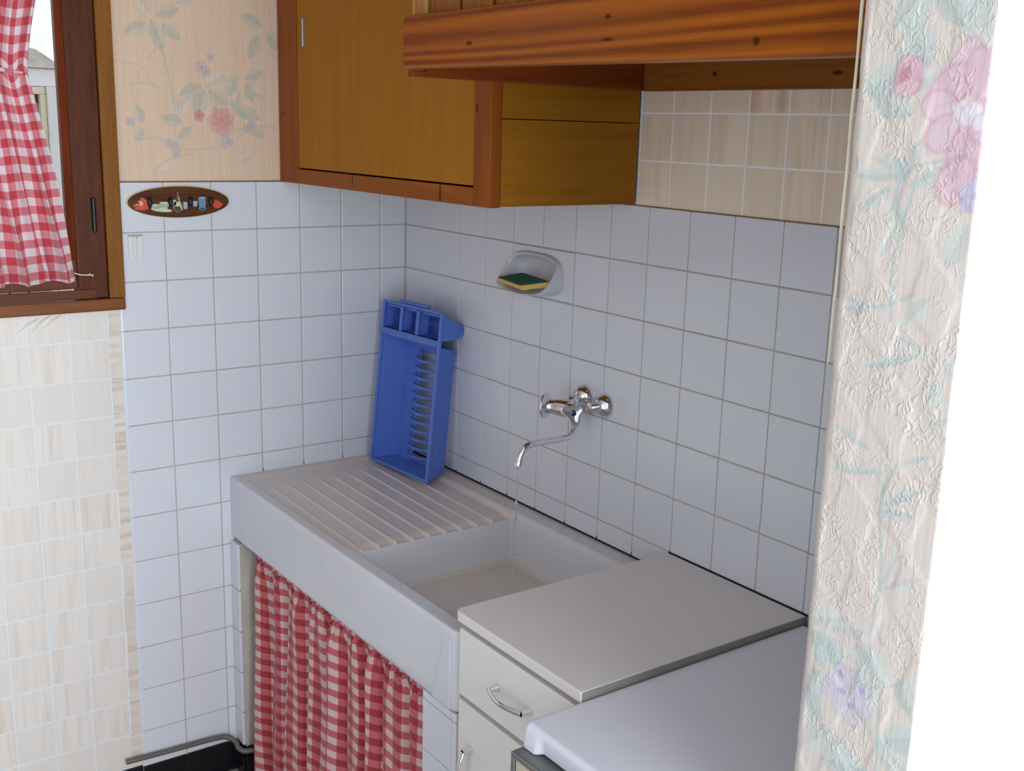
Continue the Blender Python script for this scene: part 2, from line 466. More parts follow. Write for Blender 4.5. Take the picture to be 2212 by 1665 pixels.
# ------------------------------------------------------------------ printed flowers (numpy paint on mesh vertices)
class Paint:
    def __init__(self, S, Z, base, var=4):
        self.S, self.Z = S, Z
        n = RNG.normal(0, 1, S.shape)
        self.c = np.ones(S.shape + (3,)) * np.array(base, float) + n[..., None] * var * 0.4
    def ell(self, s, z, a, b, ang, col, alpha=0.8, soft=0.35, edge=None):
        ds, dz = self.S - s, self.Z - z
        ca, sa = math.cos(ang), math.sin(ang)
        u, v = (ds * ca + dz * sa) / a, (-ds * sa + dz * ca) / b
        r = np.sqrt(u * u + v * v)
        m = alpha * (1 - smoothstep(1 - soft, 1 + soft * 0.3, r))
        self.c = self.c * (1 - m[..., None]) + np.array(col, float) * m[..., None]
        if edge is not None:
            m2 = 0.55 * alpha * np.exp(-((r - 0.95) / 0.10) ** 2)
            self.c = self.c * (1 - m2[..., None]) + np.array(edge, float) * m2[..., None]
    def leaf(self, s, z, ln, wd, ang, col, alpha=0.6, vein=None):
        ds, dz = self.S - s, self.Z - z
        ca, sa = math.cos(ang), math.sin(ang)
        u, v = (ds * ca + dz * sa) / ln, (-ds * sa + dz * ca) / wd
        w = np.clip(np.sin(np.clip(u, 0, 1) * PI), 0, 1) ** 0.8
        m = ((u > 0) & (u < 1)) * alpha * (1 - smoothstep(0.7, 1.0, np.abs(v) / np.maximum(w, 1e-3)))
        sh = 1.0 + 0.05 * np.sign(v)
        self.c = self.c * (1 - m[..., None]) + (np.array(col, float) * sh[..., None]) * m[..., None]
        if vein is not None:
            m2 = ((u > 0.05) & (u < 0.95)) * 0.6 * alpha * np.exp(-(v / 0.1) ** 2)
            self.c = self.c * (1 - m2[..., None]) + np.array(vein, float) * m2[..., None]
    def stem(self, pts, w, col, alpha=0.5):
        P = catmull([(a, 0, b) for a, b in pts], 8)
        d = np.full(self.S.shape, 1e9)
        for p, q in zip(P[:-1], P[1:]):
            dx, dz = q.x - p.x, q.z - p.z; L2 = dx * dx + dz * dz + 1e-12
            t = np.clip(((self.S - p.x) * dx + (self.Z - p.z) * dz) / L2, 0, 1)
            d = np.minimum(d, np.hypot(self.S - p.x - t * dx, self.Z - p.z - t * dz))
        m = alpha * (1 - smoothstep(w * 0.5, w, d))
        self.c = self.c * (1 - m[..., None]) + np.array(col, float) * m[..., None]
    def flower(self, s, z, r, n, col, edge, core, ang=0.0, alpha=0.75):
        for i in range(n):
            a = ang + 2 * PI * i / n
            self.ell(s + 0.55 * r * math.cos(a), z + 0.55 * r * math.sin(a), 0.5 * r, 0.42 * r, a, col, alpha, 0.3, edge)
        self.ell(s, z, 0.24 * r, 0.22 * r, 0, core, 0.9, 0.5)
    def attr(self, me):
        ca = me.color_attributes.new('print', 'FLOAT_COLOR', 'POINT')
        c = lin(np.clip(self.c, 0, 255)).reshape(-1, 3)
        ca.data.foreach_set('color', np.concatenate([c, np.ones((len(c), 1))], 1).astype(np.float32).ravel())

def sheet(name, pts, mat, parent, paint, flip=False):
    n, m = pts.shape[:2]
    me = bpy.data.meshes.new(name)
    idx = np.arange(n * m).reshape(n, m)
    q = np.stack([idx[:-1, :-1], idx[:-1, 1:], idx[1:, 1:], idx[1:, :-1]], -1).reshape(-1, 4)
    if flip: q = q[:, ::-1]
    me.from_pydata((pts.reshape(-1, 3) - np.array(parent_loc(parent))).tolist(), [], q.tolist())
    me.polygons.foreach_set('use_smooth', [True] * len(me.polygons))
    if paint: paint.attr(me)
    me.materials.append(mat)
    o = bpy.data.objects.new(name, me); COL.objects.link(o); o.parent = parent
    return o

# ------------------------------------------------------------------ room shell
CZ = 2.5
b = MB()
WX0, WX1, WZ0, WZ1 = -1.95, -0.786, 1.328, 2.28
b.box(WX1, 0.14, 0.008, 0.14, 0, CZ); b.box(-2.4, WX1, 0.008, 0.14, 0, WZ0); b.box(-2.4, WX1, 0.008, 0.14, WZ1, CZ); b.box(-2.4, WX0, 0.008, 0.14, WZ0, WZ1)
wall_back = struct('wall_back', 'back wall with the window, white glazed tiles, beige tile print and floral wallpaper', b, m_plaster)
b = MB()
HY0, HY1, HZ0, HZ1 = -0.751, -0.522, 1.396, 1.509
b.box(0.008, 0.14, -2.2, HY0, 0, CZ); b.box(0.008, 0.14, HY1, 0.008, 0, CZ); b.box(0.008, 0.14, HY0, HY1, 0, HZ0); b.box(0.008, 0.14, HY0, HY1, HZ1, CZ); b.box(0.06, 0.14, HY0, HY1, HZ0, HZ1)
wall_right = struct('wall_right', 'right wall tiled white behind the sink, beige tile print above', b, m_plaster)
struct('floor', None, MB().box(-2.4, 0.14, -4.6, 0.14, -0.1, 0), m_floor)
struct('ceiling', None, MB().box(-2.4, 0.14, -2.8, 0.14, CZ, CZ + 0.1), m_ceiling)
b = MB()
b.box(-2.2, -2.05, -2.0, .008, 0, CZ)
struct('wall_left', 'plain plastered left wall', b, m_plaster)

# ---- white tiles
_tc = {}
def tile_mesh(w, h, th=0.0085, bev=0.0016, left_round=False):
    key = (round(w, 4), round(h, 4), round(th, 4), left_round)
    if key not in _tc:
        mb = MB()
        if left_round:
            r = 0.007; poly = [(-w / 2, 0.0)] + [(-w / 2 + r - r * math.cos(a), -(th - r) - r * math.sin(a)) for a in np.linspace(0, PI / 2, 6)] + [(w / 2, -th), (w / 2, 0.0)]
            mb.prism(poly, -h / 2, h / 2)
            me = mb.mesh('tile', 0.0008, 1)
        else:
            mb.box(-w / 2, w / 2, -th, 0, -h / 2, h / 2)
            me = mb.mesh('tile', bev, 2)
        _tc[key] = me
    return _tc[key]
def put_tile(wall, side, u0, u1, z0, z1, mat, name='tile', th=0.0085, front=0.0, gap=0.0023, left_round=False, tilt=0.0012):
    """u measured along the wall: x on the back wall, -y on the right wall; front = plane of the glaze"""
    w, h = u1 - u0 - gap, z1 - z0 - gap
    me = tile_mesh(w, h, th, left_round=left_round)
    key = (me.name, mat.name)
    if not me.materials: me.materials.append(mat)
    u, z = (u0 + u1) / 2, (z0 + z1) / 2
    rx_, rz_ = random.uniform(-tilt, tilt), random.uniform(-tilt, tilt)
    if side == 'back':
        o = link_mesh(name, me, wall, (u, front + th, z), (rx_, 0, rz_))
    else:
        o = link_mesh(name, me, wall, (front + th, -u, z), (rx_, 0, -PI / 2 + rz_))
    if me.materials[0] != mat:
        o.material_slots[0].link = 'OBJECT'; o.material_slots[0].material = mat
    return o

vx = [-(6 - i) * T - GA for i in range(7)] + [0.0]
ZB = 0.090
MB().box(-0.784, 0.0, 0.0022, 0.012, ZB, ZT - 0.001).build('grout', m_grout, wall_back)
for k in range(13):
    for i in range(7):
        if k >= 7 and i >= 3: continue
        z1, z0 = ZT - k * T, max(ZT - (k + 1) * T, ZB)
        put_tile(wall_back, 'back', vx[i] - (0.0015 if i == 0 else 0), vx[i + 1], z0, z1, m_tile, left_round=(i == 0))
for i in range(3):          # black skirting row under the white tiles
    put_tile(wall_back, 'back', vx[i], vx[i + 1], 0.0, ZB - 0.001, m_black, 'skirting_tile', th=0.016, front=-0.006, tilt=0.002)
MB().box(-0.80, -0.42, 0.003, 0.012, 0, ZB).build('skirting_grout', plain('pale_grout', L4(150, 140, 120), 0.9, var=0.1), wall_back)
put_tile(wall_back, 'back', -0.93, vx[0], 0.0, ZB + 0.006, m_black, 'skirting_tile', th=0.010, front=-0.002, tilt=0.002)

wy = [0.0] + [GB + i * T for i in range(12)]          # -y of the vertical joints on the right wall
gm = MB()
gm.box(0.0022, 0.012, -1.9, -HY1 * -1, 0.80, ZT - 0.001) if False else None
for (ya, yb, za, zb) in ((-2.0, HY0, 0.80, ZT - .001), (HY1, 0.0, 0.80, ZT - .001), (HY0, HY1, 0.80, HZ0), (HY0, HY1, HZ1, ZT - .001)):
    gm.box(0.0022, 0.012, ya, yb, za, zb)
gm.build('grout', m_grout, wall_right)
for k in range(7):
    for i in range(12):
        if k == 1 and i in (4, 5): continue                # the soap dish takes two tiles
        z1, z0 = ZT - k * T, ZT - (k + 1) * T
        if k == 6:
            if i > 8: continue
            z0 = 0.864
        put_tile(wall_right, 'right', wy[i], wy[i + 1], z0, z1, m_tile)
for k in range(6):
    put_tile(wall_right, 'right', wy[12], wy[12] + T, ZT - (k + 1) * T, ZT - k * T, m_tile_pink if k < 1 else m_tile)
jp = [(0.003, -0.30, 0.858), (0.003, -1.02, 0.857), (0.003, -1.02, 0.8655), (0.003, -0.30, 0.8685)]
MB().box(0.0004, 0.006, -1.09, -0.02, 0.8575, 0.8705).build('seal', m_seal, wall_right)
MB().box(-0.535, 0.0, 0.0008, 0.004, 0.859, 0.868).build('seal', m_brownline, wall_back)
MB().box(0.0002, 0.004, -1.49, -1.115, 0.9095, 0.9130).build('seal', m_seal, wall_right)

MB().box(-0.0028, 0.002, -0.0028, 0.002, 0.862, ZT - .001).build('grout', m_grout, wall_back)

# ---- beige tile-print vinyl: pieces with joints
vxs = [-0.827 - 0.093 * i for i in range(12, -1, -1)]
zs = [1.328] + [1.255 - 0.0965 * j for j in range(14)]
MB().box(-2.048, -0.786, 0.0045, 0.012, 0.0, 1.328).build('vinyl_backing', m_vgrout, wall_back)
for j in range(14):
    za, zb = max(zs[j + 1], 0.005), zs[j]
    for i in range(12):
        put_tile(wall_back, 'back', vxs[i], vxs[i + 1], za, zb, m_vinyl_lit, 'vinyl_tile', th=0.0014, front=0.0037, gap=0.0042, tilt=0.0)
    o = put_tile(wall_back, 'back', -0.8265 + random.uniform(-.002, .003), -0.786, za + random.uniform(-.001, .001), zb, m_vinyl_h, 'vinyl_tile', th=0.0016, front=0.0032, gap=0.002, tilt=0.004)
yv = [0.955, 1.049, 1.152, 1.25, 1.345, 1.437, 1.535]
zv = [ZT - 0.002, 1.7235, 1.819, 1.905]
MB().box(0.0045, 0.012, -1.9, -0.95, ZT - 0.003, 1.92).build('vinyl_backing', m_vgrout_b, wall_right)
for j in range(3):
    for i in range(6):
        put_tile(wall_right, 'right', yv[i], yv[i + 1], zv[j], zv[j + 1], m_vinyl, 'vinyl_tile', th=0.0014, front=0.0037, gap=0.0042, tilt=0.0)
MB().box(0.001, 0.006, -1.6, -0.95, ZT - 0.0035, ZT + 0.0005).build('glue_shadow_line', m_brownline, wall_right)  # brown strip painted in for the shadow line at the vinyl's foot
MB().box(-0.786, -0.36, 0.002, 0.008, ZT - 0.002, ZT + 0.0015).build('glue_shadow_line', m_brownline, wall_back)
# two wrinkles where the vinyl lifts below the window
w = MB()
for (x0, z0, x1, z1) in ((-1.03, 1.292, -0.985, 1.318), (-1.005, 1.285, -0.965, 1.322), (-0.975, 1.296, -0.935, 1.323), (-0.99, 1.30, -0.955, 1.325)):
    w.tube([(x0, .0045, z0), ((x0 + x1) / 2, .0025, (z0 + z1) / 2 + .003), (x1, .0042, z1)], [.001, .0028, .001], 8)
w.build('vinyl_wrinkle', m_vinyl_lit, wall_back, smooth=True)

# ---- floral wallpaper above the tiles on the back wall
xs = np.linspace(-0.786, -0.35, 230); zz = np.linspace(ZT, 2.498, 420)
X, Z = np.meshgrid(xs, zz)
P = Paint(X, Z, (228, 202, 176), 5)
G1, G2, GW = (172, 188, 180), (184, 194, 184), (206, 208, 200)
for (s, z, l, wd, an) in ((-.690, 2.02, .05, .014, 2.2), (-.690, 2.01, .06, .016, -1.2), (-.70, 2.0, .05, .013, 3.6), (-.68, 2.02, .05, .013, .3), (-.665, 2.0, .045, .014, -.6),
                          (-.57, 1.86, .05, .015, 3.5), (-.565, 1.855, .055, .018, -1.9), (-.555, 1.855, .05, .016, -.6), (-.56, 1.865, .045, .013, .5), (-.54, 1.82, .05, .016, -1.2), (-.60, 1.835, .04, .013, 3.9),
                          (-.455, 1.88, .045, .014, -1.3), (-.46, 1.885, .04, .013, .4), (-.47, 1.88, .04, .012, 3.3), (-.45, 1.86, .04, .013, -.5), (-.50, 1.83, .045, .014, -.7), (-.505, 1.84, .04, .013, 1.2),
                          (-.62, 1.775, .045, .014, 3.0), (-.60, 1.765, .04, .012, -2.4), (-.63, 1.79, .035, .012, 1.8), (-.475, 1.79, .04, .014, .4), (-.46, 1.77, .045, .013, -.5), (-.49, 1.815, .035, .012, 1.2),
                          (-.74, 1.73, .03, .01, .9), (-.72, 1.77, .035, .012, 1.9), (-.48, 1.68, .03, .01, .4), (-.70, 1.655, .04, .006, .1), (-.42, 1.99, .05, .015, -2.0), (-.40, 2.0, .045, .014, -.9), (-.41, 2.01, .05, .014, 2.7), (-.63, 2.05, .04, .014, .3)):
    P.leaf(s, z, l * 1.25, wd * 1.3, an, G1 if random.random() < .6 else GW, .42, (150, 168, 160))
for pts in (((-.70, 1.92), (-.67, 1.945), (-.655, 1.88)), ((-.78, 1.91), (-.72, 1.90), (-.69, 1.86)), ((-.75, 1.86), (-.70, 1.862), (-.66, 1.84)), ((-.64, 1.80), (-.655, 1.90), (-.68, 1.99)),
            ((-.74, 1.73), (-.68, 1.735), (-.62, 1.71), (-.54, 1.715)), ((-.70, 1.66), (-.65, 1.69), (-.60, 1.70)), ((-.55, 1.72), (-.50, 1.75), (-.44, 1.77), (-.38, 1.765)), ((-.57, 1.90), (-.555, 1.85), (-.54, 1.80), (-.525, 1.79))):
    P.stem(pts, .0022, (160, 176, 166), .32)
P.flower(-.5245, 1.779, .034, 7, (214, 150, 148), (206, 136, 140), (210, 136, 136), .3, .5)
P.flower(-.5245, 1.783, .020, 5, (222, 168, 162), (202, 128, 132), (214, 140, 138), .9, .62)
P.flower(-.581, 1.791, .014, 5, (214, 146, 146), (190, 104, 110), (200, 110, 116), .2, .8)
for (s, z, r) in ((-.570, 1.906, .017), (-.560, 1.895, .014), (-.548, 1.93, .011)):
    P.flower(s, z, r, 5, (200, 186, 186), (172, 158, 172), (160, 142, 150), random.random(), .6)
for (s, z, r) in ((-.655, 1.722, .014), (-.635, 1.716, .012), (-.640, 1.698, .012), (-.515, 1.742, .012), (-.505, 1.728, .011), (-.520, 1.722, .011), (-.446, 1.775, .011), (-.46, 1.762, .011), (-.432, 1.79, .008), (-.7487, 1.773, .011)):
    P.flower(s, z, r, 4, (180, 180, 196), (152, 156, 184), (206, 190, 150), random.random(), .62)
P.ell(-.630, 1.714, .008, .008, 0, (226, 200, 140), .8)
sheet('wallpaper', np.stack([X, np.full_like(X, 0.0062), Z], -1), m_paper_a, wall_back, P)

# ---- partition on the right: body and paper
PX, PY0, PY1 = -0.600, -1.955, -2.110
r = 0.014
out = [(0.14, PY0)]
out += [(PX + r - r * math.sin(a), PY0 - r + r * math.cos(a)) for a in np.linspace(0, PI / 2, 6)]
out += [(PX + .003 - .003 * math.cos(a), PY1 + .003 - .003 * math.sin(a)) for a in np.linspace(0, PI / 2, 5)]
out += [(0.14, PY1)]
wall_near = struct('wall_near', 'end of the partition wall covered in pale embossed floral paper, nearest right', MB().prism(out, 0, CZ), m_plaster)
# paper path (s, x, y)
path = [(-0.06 + 0.0, PX + 0.06 + r, PY0)] + [(-(r * PI / 2) + r * a, PX + r - r * math.sin(a), PY0 - r + r * math.cos(a)) for a in np.linspace(0, PI / 2, 7)]
ee = np.linspace(0, PY0 - r - (PY1 + .003), 110)[1:]
path += [(r + e, PX, PY0 - r - e) for e in ee]
s0 = path[-1][0]
path += [(s0 + .003 * a, PX + .003 - .003 * math.cos(a), PY1 + .003 - .003 * math.sin(a)) for a in np.linspace(0, PI / 2, 6)[1:]]
s0 = path[-1][0]
path += [(s0 + e, PX + .003 + e, PY1) for e in np.linspace(0, .58, 60)[1:]]
path = np.array(path)
zz = np.concatenate([np.linspace(0, .95, 12)[:-1], np.linspace(.95, 2.0, 520), np.linspace(2.0, CZ, 8)[1:]])
S, Z = np.meshgrid(path[:, 0], zz)
X = np.tile(path[:, 1], (len(zz), 1)); Y = np.tile(path[:, 2], (len(zz), 1))
nx = np.gradient(path[:, 2]); ny = -np.gradient(path[:, 1]); nl = np.hypot(nx, ny)
off = 0.0012 + 0.0008 * smoothstep(.4, .6, np.sin(Z * 41 + S * 33) * np.sin(Z * 17 - S * 60) * .5 + .5)
X = X + off * (nx / nl)[None, :]; Y = Y + off * (ny / nl)[None, :]
P = Paint(S, Z, (225, 214, 204), 4)
# the motif coordinates below: s = distance from the far edge, z = height
GL, GD = (198, 212, 208), (180, 202, 200)
for (s, z, l, wd, an) in ((.085, 1.93, .06, .020, -2.4), (.06, 1.90, .055, .020, -1.0), (.085, 1.935, .06, .018, -.9), (.12, 1.945, .07, .022, -1.4), (.15, 1.94, .08, .022, -1.7), (.10, 1.95, .05, .016, -1.2),
                          (.012, 1.83, .06, .020, .35), (.02, 1.83, .06, .018, -.4), (.045, 1.84, .045, .015, 1.0), (.075, 1.83, .04, .014, 1.5), (.07, 1.835, .03, .012, .4), (.0, 1.80, .03, .014, -1.2),
                          (.09, 1.785, .055, .008, -2.1), (.03, 1.765, .05, .007, -.25), (.01, 1.745, .065, .008, .05), (.145, 1.765, .075, .009, 3.55), (.06, 1.735, .05, .008, -2.5), (.065, 1.735, .05, .008, -1.3), (.075, 1.74, .035, .007, 2.2),
                          (.05, 1.66, .045, .007, 1.1), (.13, 1.66, .05, .016, 1.2), (.12, 1.63, .05, .012, -2.3), (.015, 1.605, .03, .010, .1), (.14, 1.57, .03, .012, -.4), (.135, 1.55, .035, .012, -1.6),
                          (.045, 1.545, .075, .007, .35), (.12, 1.57, .04, .008, 2.8), (.13, 1.50, .04, .006, .5), (.145, 1.47, .045, .006, 3.6), (.02, 1.475, .05, .007, -.35), (.065, 1.455, .05, .006, -1.0), (.02, 1.425, .06, .007, .2), (.085, 1.40, .06, .007, .6), (.13, 1.40, .05, .007, 3.3),
                          (.15, 1.34, .07, .007, 3.7), (.09, 1.30, .07, .006, 1.2), (.095, 1.27, .03, .007, -1.0),
                          (.01, 1.24, .05, .018, .4), (.02, 1.225, .045, .018, -.5), (.05, 1.245, .035, .014, .3), (.015, 1.20, .05, .018, .1), (.085, 1.235, .045, .018, -.7), (.10, 1.21, .04, .016, 2.5), (.07, 1.205, .04, .016, -.6), (.13, 1.22, .04, .016, -1.0), (.05, 1.205, .05, .02, 2.8),
                          (.03, 1.185, .05, .022, -2.0), (.075, 1.185, .045, .018, -.9), (.04, 1.125, .06, .024, 2.7), (.055, 1.12, .06, .022, -2.4), (.06, 1.12, .055, .02, -1.2), (.11, 1.14, .06, .022, -.5), (.12, 1.14, .05, .02, .5), (.10, 1.10, .05, .018, -1.7), (.04, 1.08, .07, .026, .2), (.09, 1.06, .06, .024, -.4), (.14, 1.08, .05, .02, 3.4),
                          (.03, 1.04, .06, .022, -.8), (.08, 1.02, .05, .02, 2.2), (.13, 1.0, .05, .02, 2.0)):
    P.leaf(s, z, l, wd, an, GL if random.random() < .55 else GD, .46, (176, 196, 196))
for pts in (((.06, 1.70), (.075, 1.75), (.14, 1.77)), ((.085, 1.735), (.07, 1.66), (.075, 1.60)), ((.10, 1.45), (.085, 1.40), (.095, 1.33), (.09, 1.25), (.10, 1.2)), ((.0, 1.62), (.05, 1.61), (.10, 1.63)), ((.05, 1.245), (.06, 1.20), (.07, 1.18)), ((.11, 1.19), (.115, 1.12), (.12, 1.05)), ((.13, 1.21), (.09, 1.19), (.07, 1.2))):
    P.stem(pts, .0024, (180, 200, 200), .6)
# tulip bud
for (s, z, a_, b_, an, c) in ((.060, 1.850, .016, .012, 1.2, (226, 190, 200)), (.072, 1.845, .018, .010, 1.5, (222, 178, 192)), (.066, 1.833, .016, .009, .2, (228, 192, 202)), (.061, 1.846, .009, .006, .9, (206, 142, 160))):
    P.ell(s, z, a_, b_, an, c, .82, .3, (204, 140, 158))
# big pale pink rose
for (s, z, a_, b_, an, c) in ((.128, 1.85, .030, .018, 1.3, (230, 206, 218)), (.115, 1.835, .028, .017, .6, (228, 198, 214)), (.105, 1.815, .022, .016, -.1, (232, 208, 220)), (.145, 1.845, .026, .016, 1.8, (226, 196, 212)), (.115, 1.79, .026, .018, .4, (230, 204, 218)),
                              (.14, 1.775, .030, .022, 1.2, (226, 192, 210)), (.13, 1.745, .026, .020, 1.0, (228, 198, 214)), (.155, 1.80, .02, .02, .3, (232, 208, 220))):
    P.ell(s, z, a_, b_, an, (c[0] - 2, c[1] - 6, c[2] - 8), .72, .28, (206, 150, 168))
for (s, z) in ((.128, 1.812), (.142, 1.812), (.135, 1.805), (.15, 1.80)):
    P.ell(s, z, .011, .008, random.random() * 3, (236, 232, 236), .8, .4, (206, 176, 196))
P.flower(.152, 1.731, .018, 5, (198, 196, 220), (170, 164, 204), (190, 176, 200), .2, .8)
# violet flower low down
for (s, z, a_, b_, an) in ((.058, 1.190, .015, .010, 1.9), (.072, 1.192, .014, .010, 1.2), (.085, 1.183, .014, .010, .5), (.052, 1.178, .016, .011, 2.9), (.085, 1.165, .018, .011, -.4), (.062, 1.160, .018, .013, -2.0), (.075, 1.150, .015, .012, -1.2), (.045, 1.165, .013, .010, 2.6)):
    P.ell(s, z, a_, b_, an, (210, 206, 220), .65, .3, (186, 178, 206))
for (s, z) in ((.057, 1.192), (.086, 1.184), (.062, 1.172), (.074, 1.160)):
    P.ell(s, z, .006, .004, random.random() * 3, (170, 158, 200), .7, .5)
sheet('wallpaper', np.stack([X, Y, Z], -1), m_paper_p, wall_near, P)
# lifted paper edge with a curled tip on the far corner
fl = []
for z in np.linspace(1.548, 2.2, 70):
    t = max(0.0, min(1.0, (z - 1.548) / .06))
    w_ = 0.0010 + 0.0014 * t + .0002 * math.sin(z * 60)
    cu = 0.0022 * (1 - t)
    fl.append([(PX + .004 - w_ * k - cu * k * .5, PY0 + .001 + w_ * .9 * k + cu * k, z - .012 * (1 - t) * k) for k in np.linspace(0, 1, 6)])
sheet('paper_flap', np.array(fl), m_flap, wall_near, None)

# ------------------------------------------------------------------ window
win = struct('window_1', 'brown wooden window with a dark red sash, left of the wallpaper')
FX = -0.785
MB().box(FX - .037, FX, -.010, .10, 1.3575, 2.30).build('frame_jamb', m_frame, win, .003)
MB().box(-1.95, FX - .0005, -.010, .10, 1.328, 1.357).build('frame_sill', m_frame_h, win, .003)
MB().box(-1.95, FX - .0372, -.008, .10, 2.262, 2.30).build('frame_head', m_frame_h, win, .003)
MB().box(-1.95, -1.92, -.008, .10, 1.3575, 2.2615).build('frame_jamb', m_frame, win, .003)
SX = FX - .0385
MB().box(-.892, SX, -.002, .045, 1.3595, 2.26).build('sash_stile', m_sash, win, .002)
MB().box(-1.88, -.8925, -.001, .045, 1.3835, 1.455).build('sash_rail', m_sash_h, win, .002)
MB().box(-1.88, -.850, -.006, -.0022, 1.3595, 1.3815).build('drip_moulding', m_sash_h, win, .0015)
MB().hexa([(-.907, .010, 1.455), (-.8925, -.001, 1.455), (-.8925, .03, 1.455), (-.907, .03, 1.455), (-.907, .010, 2.26), (-.8925, -.001, 2.26), (-.8925, .03, 2.26), (-.907, .03, 2.26)]).build('glazing_bead', m_bead, win)
MB().box(-1.88, -.900, .018, .022, 1.448, 2.262).build('pane', m_glass, win)
h = MB(); h.lathe([(0, .0025), (.003, .0050), (.078, .0050), (.081, .0025)], (-.848, -.006, 1.516), (0, 0, 1), 12)
h.build('hinge', m_blackplastic, win, smooth=False, auto=40)
hk = MB(); hk.tube(catmull([(-.864, -.001, 1.417), (-.864, -.010, 1.417), (-.862, -.014, 1.413), (-.858, -.013, 1.417), (-.858, -.010, 1.420)], 6), .0014, 8); hk.lathe([(0, .004), (.002, .004), (.003, .002)], (-.864, -.001, 1.417), (0, -1, 0), 10)
hk.build('cup_hook', m_brass, win, smooth=True)

# window curtain: a panel gathered at the waist
wc = thing('window_curtain', 'red and white gingham cafe curtain tied in at the waist, on the window', 'curtain', (-1.15, -.03, 1.42))
nz, ns = 150, 260
zc = np.linspace(1.408, 2.24, nz); sc_ = np.linspace(0, 1, ns)
Sg, Zg = np.meshgrid(sc_, zc)
kz = [1.408, 1.425, 1.48, 1.58, 1.68, 1.78, 1.845, 1.875, 1.90, 1.97, 2.04, 2.24]
kr = [-.903, -.905, -.912, -.928, -.943, -.962, -.976, -.9825, -.979, -.966, -.950, -.93]
xr = np.interp(Zg, kz, kr); half = -1.19
xl = 2 * half - xr
xx = xl + (xr - xl) * Sg
q = smoothstep(1.87, 1.5, Zg) + smoothstep(1.88, 2.2, Zg) * .7
fold = (np.sin(Sg * 78 + 3 * np.sin(Zg * 4)) * .5 + np.sin(Sg * 131 + 1.3 + Zg * 3) * .3 + np.sin(Sg * 43 + .7) * .4)
amp = .012 + .007 * q - .003 * smoothstep(1.44, 1.41, Zg)
pin = np.exp(-((Zg - 1.875) / .03) ** 2)
yy = -.030 - .010 * pin + amp * fold * (1 - .4 * pin)
hem = np.exp(-((Zg - 1.428) / .010) ** 2)
fine = np.sin(Sg * 330 + np.sin(Sg * 50) * 2)
yy += hem * .003 * fine - .002 * hem
yy = np.minimum(yy, -.011)
zoff = np.where(Zg < 1.47, (Sg - .5) * -.0, 0) + pin * .010 * np.sin(Sg * 60) - .020 * (1 - Sg) * smoothstep(1.9, 1.42, Zg) + .004 * np.sin(Sg * 43 + .7) * smoothstep(1.85, 1.5, Zg)
xx2 = xx - .0045 * np.cos(Sg * 78 + 3 * np.sin(Zg * 4)) * q
pts = np.stack([xx2, yy, Zg + zoff], -1)
cl = sheet('cloth', pts, m_ging_w, wc, None)
uvl = cl.data.uv_layers.new(name='UVMap')
U = Sg * .74 + .006; V = Zg + .003 * np.sin(Sg * 43)
li = np.zeros(len(cl.data.loops), np.int32); cl.data.loops.foreach_get('vertex_index', li)
uvl.data.foreach_set('uv', np.stack([U.ravel()[li], V.ravel()[li]], 1).astype(np.float32).ravel())
tb = MB(); tb.tube([(x, -.042 - .004 * math.cos((x + 1.19) * 9), 1.874 + .004 * math.sin(x * 40)) for x in np.linspace(-1.38, -.986, 30)], .0045, 8)
o = tb.build('tie_band', m_ging_w, wc, smooth=True)
uvb = o.data.uv_layers.new(name='UVMap')
for lp in o.data.loops:
    c_ = o.data.vertices[lp.vertex_index].co; uvb.data[lp.index].uv = (c_.x, c_.z + c_.y)
cd = MB(); cd.tube(catmull([(-.903, -.016, 1.424), (-.89, -.015, 1.419), (-.872, -.012, 1.417), (-.859, -.012, 1.4165)], 6), .0016, 8)
cd.build('cord', m_cord, wc, smooth=True)

# seen through the pane: outbuilding of pale stone with a white frame
ob = thing('outbuilding', 'pale stone outbuilding with white timber window frame, outside the window pane', 'building', (-.8, 2.1, 0))
MB().box(-1.7, -.42, 2.16, 2.3, 0, 1.96).build('wall', m_mortar, ob)
MB().box(-1.7, -.41, 2.0, 2.04, 1.890, 1.957).build('lintel_board', m_whitewood, ob, .003)
MB().box(-.457, -.405, 1.99, 2.05, 0, 1.889).build('corner_post', m_whitewood, ob, .004)
MB().box(-1.7, -.458, 2.005, 2.04, 1.860, 1.8885).build('frame_head', m_creamwood, ob, .003)
MB().box(-.480, -.458, 2.005, 2.04, 0.8, 1.8595).build('frame_jamb', m_creamwood, ob, .003)
rf = MB()
rf.hexa([(-1.7, 1.98, 1.958), (-.38, 1.98, 1.958), (-.38, 2.5, 1.958), (-1.7, 2.5, 1.958), (-1.7, 2.1, 2.16), (-.46, 2.1, 2.035), (-.46, 2.5, 2.035), (-1.7, 2.5, 2.16)])
rf.build('roof', m_roof, ob, .01)
zz_ = .9
while zz_ < 1.86:
    hh = random.uniform(.035, .06); xx_ = -.9
    while xx_ < -.45:
        ww = random.uniform(.05, .12)
        MB().box(xx_, xx_ + ww - .006, 2.13 - random.uniform(0, .012), 2.17, zz_, zz_ + hh - .006).build('stone', m_stone, ob, .006)
        xx_ += ww
    zz_ += hh
tag(MB().box(-6, 4, .3, 9, -.12, -.02).build('garden_ground', m_ground), 'pale gravel ground of the garden beyond the window', 'ground', kind='structure')

